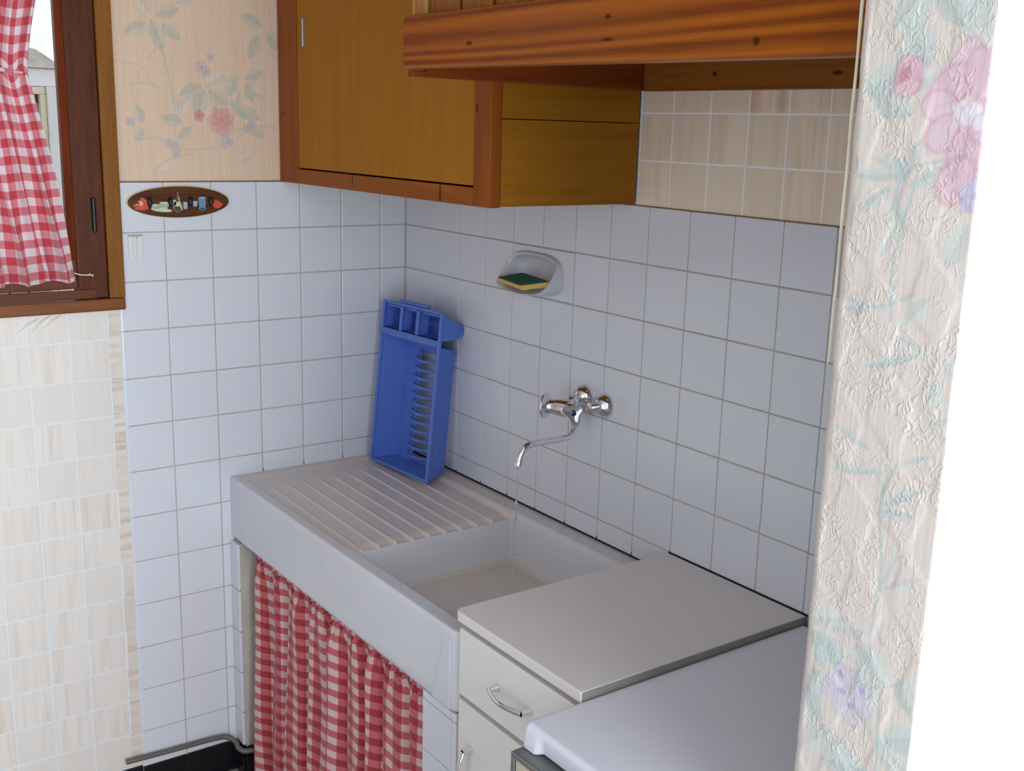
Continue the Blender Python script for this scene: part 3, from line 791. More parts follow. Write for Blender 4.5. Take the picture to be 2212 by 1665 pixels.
# ------------------------------------------------------------------ sink
sk = thing('stone_sink', 'white fireclay sink with ribbed draining board and deep front apron', 'sink', (-.27, -.56, .69))
SY1 = 1.118
ys = np.concatenate([np.linspace(0, .02, 8)[:-1], np.linspace(.02, .56, 110)[:-1], np.linspace(.56, .70, 70)[:-1], np.linspace(.70, 1.04, 60)[:-1], np.linspace(1.04, SY1, 44)])
us = np.concatenate([np.linspace(0, .03, 18)[:-1], np.linspace(.03, .12, 42)[:-1], np.linspace(.12, .46, 150)[:-1], np.linspace(.46, .53, 40)[:-1], np.linspace(.53, .535, 6)])
Yg, Ug = np.meshgrid(ys, us)                     # Ug: 0 at the front edge, .535 at the wall
zr = np.full(Yg.shape, .8605)
# drain field: gently sunk between the rims
dr = np.minimum.reduce([smoothstep(.026, .040, Ug), smoothstep(.022, .045, Yg), smoothstep(.535 - .046, .535 - .060, Ug)])
floor_d = .0055 + .011 * np.clip((Yg - .03) / .58, 0, 1)
ribs = np.zeros_like(Yg)
for kx in np.linspace(.066, .426, 9):
    ribs = np.maximum(ribs, np.exp(-((Ug - kx) / .0036) ** 2))
ribs *= smoothstep(.075, .16, Yg)
chan = .5 - .5 * np.cos(2 * PI * (Ug - .066) / .045)
zd = zr - dr * (floor_d - .0034 * ribs) - dr * .007 * (1 - ribs) * smoothstep(.572, .612, Yg)
# basin
bx0, bx1 = .040 + .0, .535 - .052
edge = np.full(Yg.shape, .612)
def basin(Y, U):
    depth = .118
    wl = smoothstep(-.006, .036, Y - edge)
    wr = smoothstep(1.085, 1.035, Y)
    wf = smoothstep(bx0 - .006, bx0 + .034, U)
    wb = smoothstep(bx1 + .010, bx1 - .030, U)
    return depth * np.minimum(np.minimum(wl, wr), np.minimum(wf, wb)) ** 1.0
bd = basin(Yg, Ug)
ztop = np.where(Yg > edge - .02, np.minimum(zd, zr - bd), zd)
inb = smoothstep(.600, .640, Yg)
ztop = zd * (1 - inb) + (zr - bd) * inb
ztop = np.minimum(ztop, np.where(Yg > edge, zr - bd, 9))
# rounded outer edges
def rnd(d, r_): 
    d = np.clip(d, 0, r_); return r_ - np.sqrt(np.maximum(r_ * r_ - (r_ - d) ** 2, 0))
ztop = ztop - rnd(Ug, .006) - rnd(SY1 - Yg, .008)
RC = .022
dyc = np.clip(RC - (SY1 - Yg), 0, RC)
xf = -.535 + (RC - np.sqrt(np.maximum(RC * RC - dyc ** 2, 0)))
Xg = xf + (0 - xf) * (Ug / .535)
top = np.stack([Xg, -Yg, ztop], -1)
mb = MB(); mb.grid(top)
# skirt around the perimeter
per = list(top[0, :]) + list(top[1:, -1]) + list(top[-1, ::-1][1:]) + list(top[::-1, 0][1:-1])
per = np.array(per)
rings = []
cen = np.array([-.27, -.56])
for zl, inset in ((None, 0), (.845, 0), (.72, .0), (.700, .0), (.692, .004), (.688, .012)):
    rg = per.copy()
    if zl is not None: rg[:, 2] = np.minimum(zl, rg[:, 2])
    if inset:
        rg[:, 0] = np.where(rg[:, 0] < -.3, rg[:, 0] + inset, rg[:, 0]); rg[:, 1] = np.where(rg[:, 1] < -1.05, rg[:, 1] + inset, rg[:, 1])
    rings.append(np.concatenate([rg, rg[:1]], 0))
mb.grid(np.array(rings))
n_ = len(per); base = len(mb.v); mb.add([tuple(q_) for q_ in rings[-1][:-1]], [tuple(range(n_))])
mb.build('basin_body', m_ceramic_tint, sk, auto=50)
# slightly proud band that frames the right end of the apron
fr = MB(); fr.hexa([(-.5365, -1.030, .694), (-.5365, -1.096, .694), (-.530, -1.096, .694), (-.530, -1.030, .694), (-.5372, -1.072, .835), (-.5372, -1.096, .835), (-.530, -1.096, .835), (-.530, -1.072, .835)])
fr.build('apron_band', m_ceramic, sk, .0035, 3, auto=40)

# masonry piers that carry the sink
pl = thing('sink_pier', 'left sink support, cement side and narrow white tile edge against wall', 'support', (-.5, -.03, 0))
MB().box(-.53, -.30, -.047, -.003, 0, .684).build('core', m_concrete, pl, .002)
for k in range(8, 14):
    z1 = min(ZT - (k) * T, .684) if k > 8 else .684
    z0 = max(ZT - (k + 1) * T, .092)
    if k == 8: z0 = ZT - 9 * T; z1 = .684
    if z1 - z0 < .02: continue
    me = tile_mesh(.047, z1 - z0 - .003)
    if not me.materials: me.materials.append(m_tile)
    link_mesh('tile', me, pl, (-.5305, -.0255, (z0 + z1) / 2), (0, 0, -PI / 2))
me = tile_mesh(.052, .088, .012); me.materials.append(m_black)
link_mesh('skirting_tile', me, pl, (-.531, -.0255, .044), (0, 0, -PI / 2))
me = tile_mesh(.14, .088, .010); me.materials.append(m_black)
link_mesh('skirting_tile', me, pl, (-.462, -.0475, .044), (0, 0, 0))
pr = thing('sink_pier', 'right sink support faced in white tiles, between gingham curtain and drawer cabinet', 'support', (-.42, -1.055, 0))
MB().box(-.520, -.30, -1.108, -.985, 0, .686).build('core', m_concrete, pr, .002)
def pier_tile(y0, y1, z0, z1):
    me = tile_mesh(y1 - y0 - .002, z1 - z0 - .0025)
    if not me.materials: me.materials.append(m_tile)
    link_mesh('tile', me, pr, (-.5205, -(y0 + y1) / 2, (z0 + z1) / 2), (random.uniform(-.003, .003), 0, -PI / 2))
for (z0, z1) in ((.668, .688), (.557, .668), (.445, .557), (.333, .445), (.222, .333), (.11, .222), (.0, .11)):
    pier_tile(.985, 1.092, z0, z1); pier_tile(1.092, 1.110, z0, z1)
MB().box(-.5235, -.5195, -1.109, -.986, .0, .687).build('grout', m_grout, pr)

# gingham curtain under the sink
sc_c = thing('sink_curtain', 'red and white gingham curtain gathered on a wire under the sink', 'curtain', (-.5, -.5, .03))
nz, ns = 170, 520
zc = np.concatenate([np.linspace(.03, .60, 110)[:-1], np.linspace(.60, .683, 61)])
yc = np.linspace(-.084, -.974, ns)
Yg, Zg = np.meshgrid(yc, zc)
tp = smoothstep(.58, .665, Zg)
ph = Yg * 1.0
big = (np.sin(Yg * 62 + 1.2 * np.sin(Yg * 9) + .5 * np.sin(Zg * 4 + Yg * 6)) + .55 * np.sin(Yg * 101 + 2.0 + .8 * np.sin(Zg * 5)) + .3 * np.sin(Yg * 27 + Zg * 2))
fineg = np.sin(Yg * 420 + 3 * np.sin(Yg * 23)) + .6 * np.sin(Yg * 655 + 2)
A = .0150 * (1 - tp) + .0035 * tp
big = np.sign(big) * np.abs(big / 1.85) ** .8 * 1.5
xx = -.497 + A * big + .0042 * smoothstep(.585, .655, Zg) * fineg - .010 * smoothstep(.5, .1, Zg)
cas = np.exp(-((Zg - .662) / .006) ** 2)
xx += -.003 * cas + .004 * np.exp(-((Zg - .651) / .004) ** 2)
dy = .007 * np.cos(Yg * 62 + 1.2 * np.sin(Yg * 9)) * (1 - tp)
pts = np.stack([xx, Yg + dy, Zg + .0022 * fineg * smoothstep(.664, .683, Zg)], -1)
cl = sheet('cloth', pts, m_ging, sc_c, None)
uvl = cl.data.uv_layers.new(name='UVMap')
dxs = np.gradient(xx[30], axis=0) ; arc = np.cumsum(np.sqrt(np.gradient(xx[20]) ** 2 + np.gradient(yc + dy[20]) ** 2))
U = np.tile(arc * .64, (nz, 1)) - .004 * fineg * 0
V = Zg + .004 * np.sin(Yg * 19 + 1) + .003 * big * (1 - tp)
li = np.zeros(len(cl.data.loops), np.int32); cl.data.loops.foreach_get('vertex_index', li)
uvl.data.foreach_set('uv', np.stack([U.ravel()[li], V.ravel()[li]], 1).astype(np.float32).ravel())
MB().tube([(-.497, -.062, .660), (-.497, -.50, .659), (-.497, -.986, .660)], .002, 8).build('curtain_wire', m_cord, sc_c, smooth=True)

# ------------------------------------------------------------------ drawer cabinet and worktop
bc = thing('base_cabinet', 'white kitchen base cabinet with one drawer and a door below', 'cabinet', (-.26, -1.30, 0))
MB().box(-.5168, -.02, -1.485, -1.1195, .08, .889).build('carcass', m_cab_edge, bc, .001)
MB().box(-.47, -.03, -1.48, -1.125, 0, .08).build('plinth', m_blackplastic, bc)
dw = MB().box(-.537, -.5172, -1.484, -1.1285, .7455, .8785).build('drawer', m_cab_white, bc, .002)
dd = MB().box(-.537, -.5172, -1.484, -1.1285, .09, .7345).build('door', m_cab_white, bc, .002)
def bow_handle(p0, p1, outv, parent, name='handle'):
    p0, p1, ov = Vector(p0), Vector(p1), Vector(outv)
    mbb = MB(); seg = 12; N = 22
    ax = (p1 - p0).normalized(); side = ax.cross(ov.normalized()).normalized()
    ringpts = []
    for i in range(N + 1):
        t = i / N
        h = .62 + .38 * math.sin(PI * t)
        c = p0.lerp(p1, t) + ov * h
        w_, th = .0062 - .0012 * math.sin(PI * t), .0032
        tang = (p1 - p0) / N + ov * (.38 * math.cos(PI * t) * PI / N)
        nrm = side.cross(tang.normalized()).normalized()
        ringpts.append([c + side * w_ * math.cos(2 * PI * k / seg) + nrm * th * math.sin(2 * PI * k / seg) for k in range(seg + 1)])
    mbb.grid(np.array([[tuple(q_) for q_ in rg] for rg in ringpts]))
    for p in (p0, p1):
        d = (ov * .66)
        mbb.lathe([(0, .0078), (.002, .0078), (d.length * .6, .0062), (d.length, .0052)], p, ov, 14)
    return mbb.build(name, m_chrome, parent, smooth=False, auto=50)
bow_handle((-.5372, -1.254, .8135), (-.5372, -1.352, .8135), (-.030, 0, 0), dw)
bow_handle((-.5372, -1.175, .652), (-.5372, -1.175, .552), (-.030, 0, 0), dd)
wt = MB()
poly = [(-.541, -1.489), (-.541, -1.135)] + [(-.541 + .016 - .016 * math.cos(a), -1.131 + .016 * math.sin(a)) for a in np.linspace(0, PI / 2, 5)] + [(-.003, -1.115), (-.003, -1.489)]
poly = poly[::-1]
wt.prism(poly, .8915, .912)
wo = wt.build('worktop', m_laminate, None, .003, 3)
MB().box(-.5385, -.004, -1.4905, -1.4892, .8925, .9105).build('edge_strip', plain('grey_edge_strip', L4(150, 150, 144), 0.6, var=0.06), wo)  # darker grey strip along the worktop's right edge
tag(wo, 'pale laminate worktop slab over the drawer cabinet beside the sink', 'worktop')

# ------------------------------------------------------------------ cooker
ck = thing('cooker', 'white enamel cooker with its lid closed, in front of the partition wall', 'cooker', (-.34, -1.72, 0))
CY0, CY1 = -1.4925, -1.940
ysx = np.concatenate([np.linspace(0, .06, 26)[:-1], np.linspace(.06, .39, 20)[:-1], np.linspace(.39, .449, 26)])
prof = []   # (x, z, kind): from the wall over the top to the lip
rr_ = .010
for x in np.linspace(-.02, -.655 + rr_, 14): prof.append((x, .900))
for a in np.linspace(0, PI / 2, 7)[1:]: prof.append((-.655 + rr_ - rr_ * math.sin(a), .900 - rr_ + rr_ * math.cos(a)))
for z in np.linspace(.888, .866, 8)[1:]: prof.append((-.655, z))
prof.append((-.652, .8645)); prof.append((-.640, .8642))
rows = []
for yv_ in ysx:
    d = min(yv_, .449 - yv_)
    foot = 1 - float(smoothstep(.030, .050, d))
    e = rnd(np.array([yv_, .449 - yv_]), .010)
    drop = float(e.max())
    row = []
    for (x, z) in prof:
        fz = max(0.0, (.898 - z) / .034)
        zz_ = z - .006 * foot * fz
        xx_ = x - (.0045 * foot * math.sin(min(1, fz) * PI * .5) if x < -.6 else 0) + (.004 * (1 - foot) * fz ** 2 if x < -.64 else 0)
        if z > .886: zz_ -= drop * .6
        if x < -.6: xx_ += drop * .8
        row.append((xx_, CY0 - yv_, zz_))
    rows.append(row)
lid = MB(); lid.grid(np.array(rows))
ed0 = [tuple(p) for p in rows[0]]; ed1 = [tuple(p) for p in rows[-1]]
for ed in (ed0, ed1):
    lid.grid(np.array([[p for p in ed], [(p[0], p[1], min(p[2], .866)) for p in ed]]))
lid.build('lid', m_enamel, ck, auto=45)
MB().box(-.640, -.02, CY1 + .001, CY0 - .001, .06, .8635).build('body', m_enamel, ck, .004)
cp = MB().box(-.676, -.6405, CY1 + .002, CY0 - .001, .760, .8585).build('control_panel', m_darksteel, ck, .003)
MB().box(-.6775, -.6755, CY1 + .012, CY0 - .012, .768, .8475).build('panel_inset', m_cream, cp, .0006)
bz = MB()
bz.box(-.6795, -.6762, CY1 + .002, CY0 - .001, .8485, .8575); bz.box(-.6795, -.6762, CY0 - .010, CY0 - .001, .761, .848)
bz.build('panel_bezel', m_steel, cp, .001)
sy = MB()       # small flame-like mark printed beside the first knob
cy_, cz_ = -1.5405, .8325
sy.prism([(cy_ + a * .0046, cz_ + c * .0046) for a, c in ((-.25, -1.2), (.3, -1.2), (.3, -.2), (1.3, .3), (1.1, .8), (.25, .45), (.1, 1.4), (-.4, 1.2), (-.25, .3), (-1.1, .2), (-1.0, -.3), (-.25, -.25))], -.6781, -.6774, lambda a, c, d: (d, a, c))
sy.build('printed_mark', m_blackplastic, cp)
kn = MB(); kn.lathe([(0, .016), (.004, .018), (.016, .016), (.018, .012)], (-.6776, -1.62, .808), (-1, 0, 0), 20); kn.build('knob', m_blackplastic, cp, auto=40)
od = MB().box(-.662, -.6405, CY1 + .006, CY0 - .006, .12, .750).build('oven_door', m_enamel, ck, .004)
MB().tube([(-.664, CY0 - .05, .70), (-.69, CY0 - .06, .70), (-.69, CY1 + .06, .70), (-.664, CY1 + .05, .70)], .007, 10).build('handle', m_steel, od, smooth=True)

# ------------------------------------------------------------------ wall cabinet
wcb = thing('wall_cabinet', 'golden brown wooden wall cabinet with plywood door, in the corner above tiles', 'cabinet', (-.19, -.48, ZT))
CT = 2.34
MB().box(-.374, -.352, -.106, -.001, ZT, CT).build('stile', m_stile, wcb, .002)
MB().box(-.374, -.346, -.9545, -.8985, ZT, CT).build('stile', m_stile, wcb, .003)
MB().box(-.374, -.352, -.898, -.1065, ZT, 1.668).build('rail', m_rail, wcb, .002)
MB().box(-.374, -.352, -.898, -.1065, CT - .04, CT).build('rail', m_rail, wcb, .002)
dr_ = MB().box(-.371, -.353, -.4800, -.108, 1.6715, CT - .042).build('door', m_door_ply, wcb, .001)
MB().box(-.3713, -.353, -.8965, -.4805, 1.6715, CT - .042).build('door_panel', m_door_ply, wcb, .001)
hg = MB(); hg.box(-.3735, -.3708, -.1525, -.1415, 1.960, 2.024); hg.tube([(-.3745, -.147, 1.960), (-.3745, -.147, 2.024)], .0028, 10); hg.build('hinge', m_steel, dr_)
MB().box(-.3455, -.001, -.953, -.945, ZT + .002, 1.7985).build('side_panel', m_side_ply, wcb, .0008)
MB().box(-.3455, -.001, -.953, -.945, 1.8000, CT).build('side_panel', m_side_ply, wcb, .0008)
MB().box(-.345, -.001, -.944, -.003, ZT + .004, 1.652).build('bottom_board', m_side_ply, wcb)
MB().box(-.35, -.001, -.953, -.002, CT + .0005, CT + .018).build('top_board', m_side_ply, wcb)

# ------------------------------------------------------------------ hood
hd = thing('range_hood', 'varnished pine hood with a knotty front beam above the cooker', 'hood', (-.3, -1.45, 1.86))
bm_ = MB()
bm_.hexa([(-.574, -1.952, 1.868), (-.530, -1.952, 1.868), (-.530, -.9665, 1.8785), (-.574, -.9665, 1.8785),
          (-.574, -1.952, 1.9665), (-.530, -1.952, 1.9665), (-.530, -.9665, 1.9665), (-.574, -.9665, 1.9665)])
bm_.build('front_beam', m_beam, hd, .009, 3, auto=40)
MB().prism([(-.560, 1.866), (-.0005, 1.863), (-.0005, 2.34), (-.5295, 2.34), (-.5295, 1.8768), (-.560, 1.8768)], -.983, -.9665, lambda a, c, d: (a, d, c)).build('side_board', m_sideboard, hd, .002)
MB().box(-.022, -.0005, -1.952, -.984, 1.862, 1.975).build('back_board', m_board, hd, .002)
yb = [.957, 1.0145, 1.030, 1.116, 1.128, 1.212, 1.224, 1.308, 1.32, 1.404, 1.416, 1.50, 1.512, 1.596, 1.608, 1.692, 1.704, 1.788, 1.80, 1.884, 1.896, 1.95]
for i in range(0, len(yb) - 1, 2):
    MB().box(-.553, -.541, -yb[i + 1], -max(yb[i], .968), 1.9675, 2.34).build('plank', m_plank if i == 0 else m_plank2, hd, .002)
MB().box(-.5405, -.532, -1.95, -.985, 1.967, 2.34).build('plank_backing', m_sideboard, hd)

# ------------------------------------------------------------------ dish rack leaning in the corner
dk = thing('dish_rack', 'blue plastic dish rack standing on end, leaning in the tiled corner', 'dish rack', (-.12, -.19, .86))
yaw, lean = .0832, .1003
e_u = Vector((math.sin(yaw), -math.cos(yaw), 0)); e_n = Vector((math.cos(yaw), math.sin(yaw), 0))
e_v = math.cos(lean) * Vector((0, 0, 1)) + math.sin(lean) * e_n
e_w = math.cos(lean) * e_n - math.sin(lean) * Vector((0, 0, 1))
O = Vector((-.1385, -.057, .864))
def rk(u, v, w): return tuple(O + float(u) * e_u + float(v) * e_v + float(w) * e_w)
RW, RH, RD = .262, .452, .070
def rbox(mb, u0, u1, v0, v1, w0, w1, tu=0.0, tv=0.0):
    """box in rack space; tu/tv shrink the far (w1) face"""
    p = [rk(u0, v0, w0), rk(u1, v0, w0), rk(u1 - tu, v0 + tv, w1), rk(u0 + tu, v0 + tv, w1), rk(u0, v1, w0), rk(u1, v1, w0), rk(u1 - tu, v1 - tv, w1), rk(u0 + tu, v1 - tv, w1)]
    return mb.hexa(p)
th = .003
VB = .360          # top of the plate tub
def quadslab(mb, a, b_, c, d, n, t):
    n = Vector(n).normalized() * t
    q4 = [Vector(x) for x in (a, b_, c, d)]
    mb.add([tuple(x) for x in q4] + [tuple(x + n) for x in q4], [(0, 1, 2, 3), (7, 6, 5, 4), (0, 4, 5, 1), (1, 5, 6, 2), (2, 6, 7, 3), (3, 7, 4, 0)])
tub = MB(); TI = .020
quadslab(tub, rk(0, 0, 0), rk(TI, .012, RD), rk(TI, VB - .012, RD), rk(0, VB, 0), -e_u, -.003)
quadslab(tub, rk(RW, 0, 0), rk(RW - TI, .012, RD), rk(RW - TI, VB - .012, RD), rk(RW, VB - .004, 0), e_u, -.003)
quadslab(tub, rk(0, 0, 0), rk(RW, 0, 0), rk(RW - TI, .012, RD), rk(TI, .012, RD), -e_v, -.003)
quadslab(tub, rk(0, VB, 0), rk(RW, VB, 0), rk(RW - TI, VB - .012, RD), rk(TI, VB - .012, RD), e_v, -.003)
rbox(tub, TI, .088, .012, VB - .012, RD - .003, RD)
rbox(tub, RW - TI - .022, RW - TI, .012, VB - .012, RD - .003, RD)
rbox(tub, .088, RW - TI - .022, .012, .030, RD - .003, RD)
rbox(tub, .088, RW - TI - .022, VB - .036, VB - .012, RD - .003, RD)
tub.build('tub', m_blue, dk, .0008)
NS = 12
for i in range(NS):
    v = .036 + i * (VB - .092) / (NS - 1)
    s_ = MB(); rows_ = []
    for t in np.linspace(0, 1, 9):
        u = .084 + t * (RW - TI - .100); w_ = RD - .004 - .016 * math.sin(PI * min(1, t * 1.25)) * (1 - t) - .006 * (1 - t); vv = v + .012 * t * t - .006 * math.sin(PI * t)
        rows_.append([rk(u, vv - .0042, w_ - .005), rk(u, vv - .0042, w_ + .005), rk(u, vv + .0042, w_ + .005), rk(u, vv + .0042, w_ - .005), rk(u, vv - .0042, w_ - .005)])
    s_.grid(np.array(rows_)); s_.add(rows_[0][:4], [(0, 1, 2, 3)]); s_.add(rows_[-1][:4], [(0, 1, 2, 3)])
    s_.build('slat', m_blue, dk, .001)
    t_ = MB(); ring_ = [rk(.103 + .013 * math.cos(a), v + .0125 + .0095 * math.sin(a), RD - .012 - .006 * math.cos(a)) for a in np.linspace(-.4, 2 * PI - .9, 15)]
    t_.tube(ring_, .0030, 8)
    t_.build('tooth', m_blue, dk, smooth=True)
# cutlery box across the top: three pockets, deep, with a rounded back
CV0, CV1, CD = .376, .446, .077
for (u0, u1) in ((.083, .089), (.158, .164)):
    cb = MB(); rbox(cb, u0, u1, CV0 + .002, CV1 - .012, .002, CD - .045)
    cb.build('pocket_divider', m_blue, dk, .0008)
pb = MB(); prof_ = []
arc_ = [(CV0, .004), (CV0 + .002, .035)] + [(CV0 + .027 + .021 * math.sin(a), CD - .024 + .024 * math.cos(a)) for a in np.linspace(-PI / 2 + .1, PI / 2 - .1, 11)] + [(CV1 - .014, .035), (CV1 - .006, .008), (CV1, .004)]
pg = [(v, w) for v, w in arc_]
nP = len(pg)
pc_ = (sum(p[0] for p in pg) / nP, .03)
inn = [(p[0] + (pc_[0] - p[0]) * .10, max(.004, p[1] - .0035)) for p in pg]
for u in (0, RW):
    d_ = .003 if u == 0 else -.003
    pb.add([rk(u, v, w) for v, w in pg] + [rk(u + d_, v, w) for v, w in inn], [tuple(range(nP)), tuple(range(nP, 2 * nP))[::-1]])
pb.grid(np.array([[rk(0, v, w) for v, w in pg], [rk(RW, v, w) for v, w in pg]]))
pb.grid(np.array([[rk(.003, v, w) for v, w in inn], [rk(RW - .003, v, w) for v, w in inn]]))
pb.build('cutlery_pocket', m_blue, dk, auto=40)
rm = MB()
def rrim(u0, u1, v0, v1):
    rbox(rm, u0, u1, v0, v1, -.006, .004)
rrim(-.005, .004, -.003, RH); rrim(RW - .004, RW + .005, -.003, RH); rrim(.0045, RW - .0045, -.003, .006)
rrim(.0045, RW - .0045, RH - .008, RH + .001); rrim(.0045, RW - .0045, VB - .001, CV0 + .001); rrim(.081, .091, CV0 + .0015, RH - .0085); rrim(.156, .166, CV0 + .0015, RH - .0085)
rm.build('rim', m_blue, dk, .0025, 2, auto=50)
lp_ = MB(); rbox(lp_, .070, .196, RH + .001, RH + .009, -.004, .012); lp_.build('grip_lip', m_blue, dk, .003, 2, auto=50)

# ------------------------------------------------------------------ soap dish set into the tiles, with sponge
sd = thing('soap_dish', 'white ceramic soap dish recessed into the tiles above the sink', 'soap dish', (0, -.6385, 1.452))
SYa, SYb, SZa, SZb = wy[4] + .0015, wy[6] - .0015, ZT - 2 * T + .0015, ZT - T - .0015
NP = 48
def rimpt(t):
    """closed rim curve, t in [0,1): starts top middle and runs to the right (-y)"""
    th_ = 2 * PI * t
    n_e = 3.2
    cs, sn = math.sin(th_), math.cos(th_)
    px = math.copysign(abs(cs) ** (2 / n_e), cs); pz = math.copysign(abs(sn) ** (2 / n_e), sn)
    y = -.6155 - .101 * px * (1 - .07 * (pz + 1) * .5); z = 1.4490 + .0435 * pz
    low = max(0.0, min(1.0, (1.474 - z) / .058))
    x = -.010 - .043 * (low ** 1.1)
    if pz < -.9: z -= .004 * math.exp(-((y + .617) / .008) ** 2)
    return Vector((x, y, z))
rim = [rimpt(i / NP) for i in range(NP)]
cen_ = Vector((.026, -.6205, 1.446))
def ring(f): return [f(p) for p in rim]
def fl_out(p):
    d = Vector((0, p.y + .6205, p.z - 1.4525)); return Vector((-.0005, -.6205 + d.y * 1.10, 1.4525 + d.z * 1.14))
rings_ = [ring(fl_out), ring(lambda p: Vector((p.x * .55 - .002, -.6205 + (p.y + .6205) * 1.055, 1.4525 + (p.z - 1.4525) * 1.10))),
          ring(lambda p: Vector((p.x - .0035, -.6205 + (p.y + .6205) * 1.02, 1.4525 + (p.z - 1.4525) * 1.045 + .001))), ring(lambda p: p.copy()),
          ring(lambda p: Vector((p.x * .93 + .001, -.6155 + (p.y + .6155) * .965, 1.449 + (p.z - 1.449) * .955 - .001))),
          ring(lambda p: Vector((p.x * .80 + .005, -.6155 + (p.y + .6155) * .945, 1.449 + (p.z - 1.449) * .90))),
          ring(lambda p: Vector((p.x * .35 + .018, -.6205 + (p.y + .6205) * .88, 1.4525 + (p.z - 1.4525) * .86))),
          ring(lambda p: Vector((p.x * .1 + .032, -.6205 + (p.y + .6205) * .72, 1.4525 + (p.z - 1.4525) * .70))),
          ring(lambda p: Vector((.036, -.6205 + (p.y + .6205) * .3, 1.4525 + (p.z - 1.4525) * .3)))]
bw = MB(); bw.grid(np.array([[tuple(q_) for q_ in rg + rg[:1]] for rg in rings_]))
bw.add([tuple(q_) for q_ in rings_[-1]], [tuple(range(NP))])
bw.build('bowl', m_ceramic, sd, smooth=True, subd=1)
# the flat surround, as a frame with an opening
fo = [fl_out(p) for p in rim]
outer = []
for p in fo:
    d = Vector((0, p.y + .6385, p.z - (SZa + SZb) / 2)); hw, hh = (SYb - SYa) / 2, (SZb - SZa) / 2
    k_ = min(hw / max(abs(d.y), 1e-6), hh / max(abs(d.z), 1e-6)); outer.append(Vector((0, -.6385 + d.y * k_, (SZa + SZb) / 2 + d.z * k_)))
def snap(o_):
    return o_
cor = [Vector((0, -SYa, SZa)), Vector((0, -SYa, SZb)), Vector((0, -SYb, SZa)), Vector((0, -SYb, SZb))]
for c_ in cor:
    j = min(range(NP), key=lambda i_: (outer[i_] - c_).length); outer[j] = c_.copy()
face = MB(); face.grid(np.array([[tuple(q_ + Vector((.008, 0, 0))) for q_ in outer + outer[:1]], [tuple(q_ + Vector((.0008, 0, 0))) for q_ in outer + outer[:1]],
                                 [tuple(q_ * 1 + Vector((-.0012, (-.6385 - q_.y) * .018, (1.452 - q_.z) * .03))) for q_ in outer + outer[:1]], [tuple(q_ + Vector((-.001, 0, 0))) for q_ in fo + fo[:1]]]))
face.build('surround', m_tile, sd, auto=50)

sp = thing('sponge', 'yellow sponge with a green scouring side, lying in the soap dish', 'sponge', (-.035, -.62, 1.42))
F_, L_, R_, B_ = Vector((-.0585, -.634, 1.4235)), Vector((-.045, -.525, 1.4275)), Vector((-.033, -.708, 1.4400)), Vector((-.015, -.580, 1.4435))
nrm = (L_ - F_).cross(R_ - F_).normalized()
if nrm.z < 0: nrm = -nrm
def slab(mb, t0, t1, N=9, wob=.0):
    def q_(a, b2): return F_ + (L_ - F_) * a + (R_ - F_) * b2 + (B_ - L_ - R_ + F_) * a * b2
    g0 = [[None] * N for _ in range(N)]
    top_ = []; bot_ = []
    for i in range(N):
        top_.append([tuple(q_(i / (N - 1), j / (N - 1)) + nrm * (t1 + random.uniform(-wob, wob))) for j in range(N)])
        bot_.append([tuple(q_(i / (N - 1), j / (N - 1)) + nrm * (t0 + random.uniform(-wob, wob))) for j in range(N)])
    mb.grid(np.array(top_)); mb.grid(np.array(bot_))
    for side in (0, 1, 2, 3):
        if side == 0: a, c2 = top_[0], bot_[0]
        elif side == 1: a, c2 = top_[-1], bot_[-1]
        elif side == 2: a, c2 = [r_[0] for r_ in top_], [r_[0] for r_ in bot_]
        else: a, c2 = [r_[-1] for r_ in top_], [r_[-1] for r_ in bot_]
        mb.grid(np.array([a, c2]))
s1 = MB(); slab(s1, -.0125, 0, 9, .0005); s1.build('foam', m_yellow, sp, auto=50)
s2 = MB(); slab(s2, .0002, .0034, 9, .0006); s2.build('scouring_pad', m_green, sp, auto=50)

# ------------------------------------------------------------------ faucet
fc = thing('wall_faucet', 'chrome wall-mounted mixer tap with a curved spout above the basin', 'faucet', (-.062, -.83, 1.167))
BX, BZ = -.0555, 1.171
FCN = Vector((BX, -.835, BZ)); AH = Vector((-.5, .866, 0)).normalized(); AC = Vector((-.5, -.866, 0)).normalized()
fb = MB(); fb.lathe([(0, .014), (.001, .0195), (.016, .0210), (.030, .0205), (.040, .0185), (.0405, .010)], FCN - AH * .004, AH, 24)
fb.lathe([(0, .014), (.001, .0190), (.014, .0190), (.020, .0165), (.0205, .010)], FCN, AC, 24)
fb.ball(FCN, .0212, .0212, .0208, 20, 12)
fb.build('valve_body', m_chrome, fc, smooth=False, auto=40)
lk = MB(); lk.lathe([(0, .0175), (.006, .0172), (.013, .0180), (.019, .0225), (.0225, .0280), (.0245, .0300), (.0270, .0300), (.0300, .0270), (.0325, .016), (.0335, .006)], FCN + AH * .0365, AH, 36)
lk.build('hot_handle', m_chrome, fc, auto=60)
rkb = MB()
rkb.lathe([(0, .0115), (.004, .0130), (.010, .0195), (.016, .0235), (.0205, .0250), (.0235, .0240), (.0240, .0160), (.0220, .0100), (.0215, .004)], FCN + AC * .0205, AC, 60,
          mod=lambda th_, d: 1.0 + (.62 * (max(0, .5 + .5 * math.cos(3 * (th_ - .35))) ** 1.6) - .30) * min(1, max(0, d - .002) / .012))
ch = rkb.build('cold_handle', m_chrome, fc, auto=60)
bd_ = MB(); bd_.lathe([(0, .0055), (.0025, .0055), (.0032, .0035)], FCN + AC * .0420, AC, 16); bd_.build('blue_marker', m_bluedot, ch)
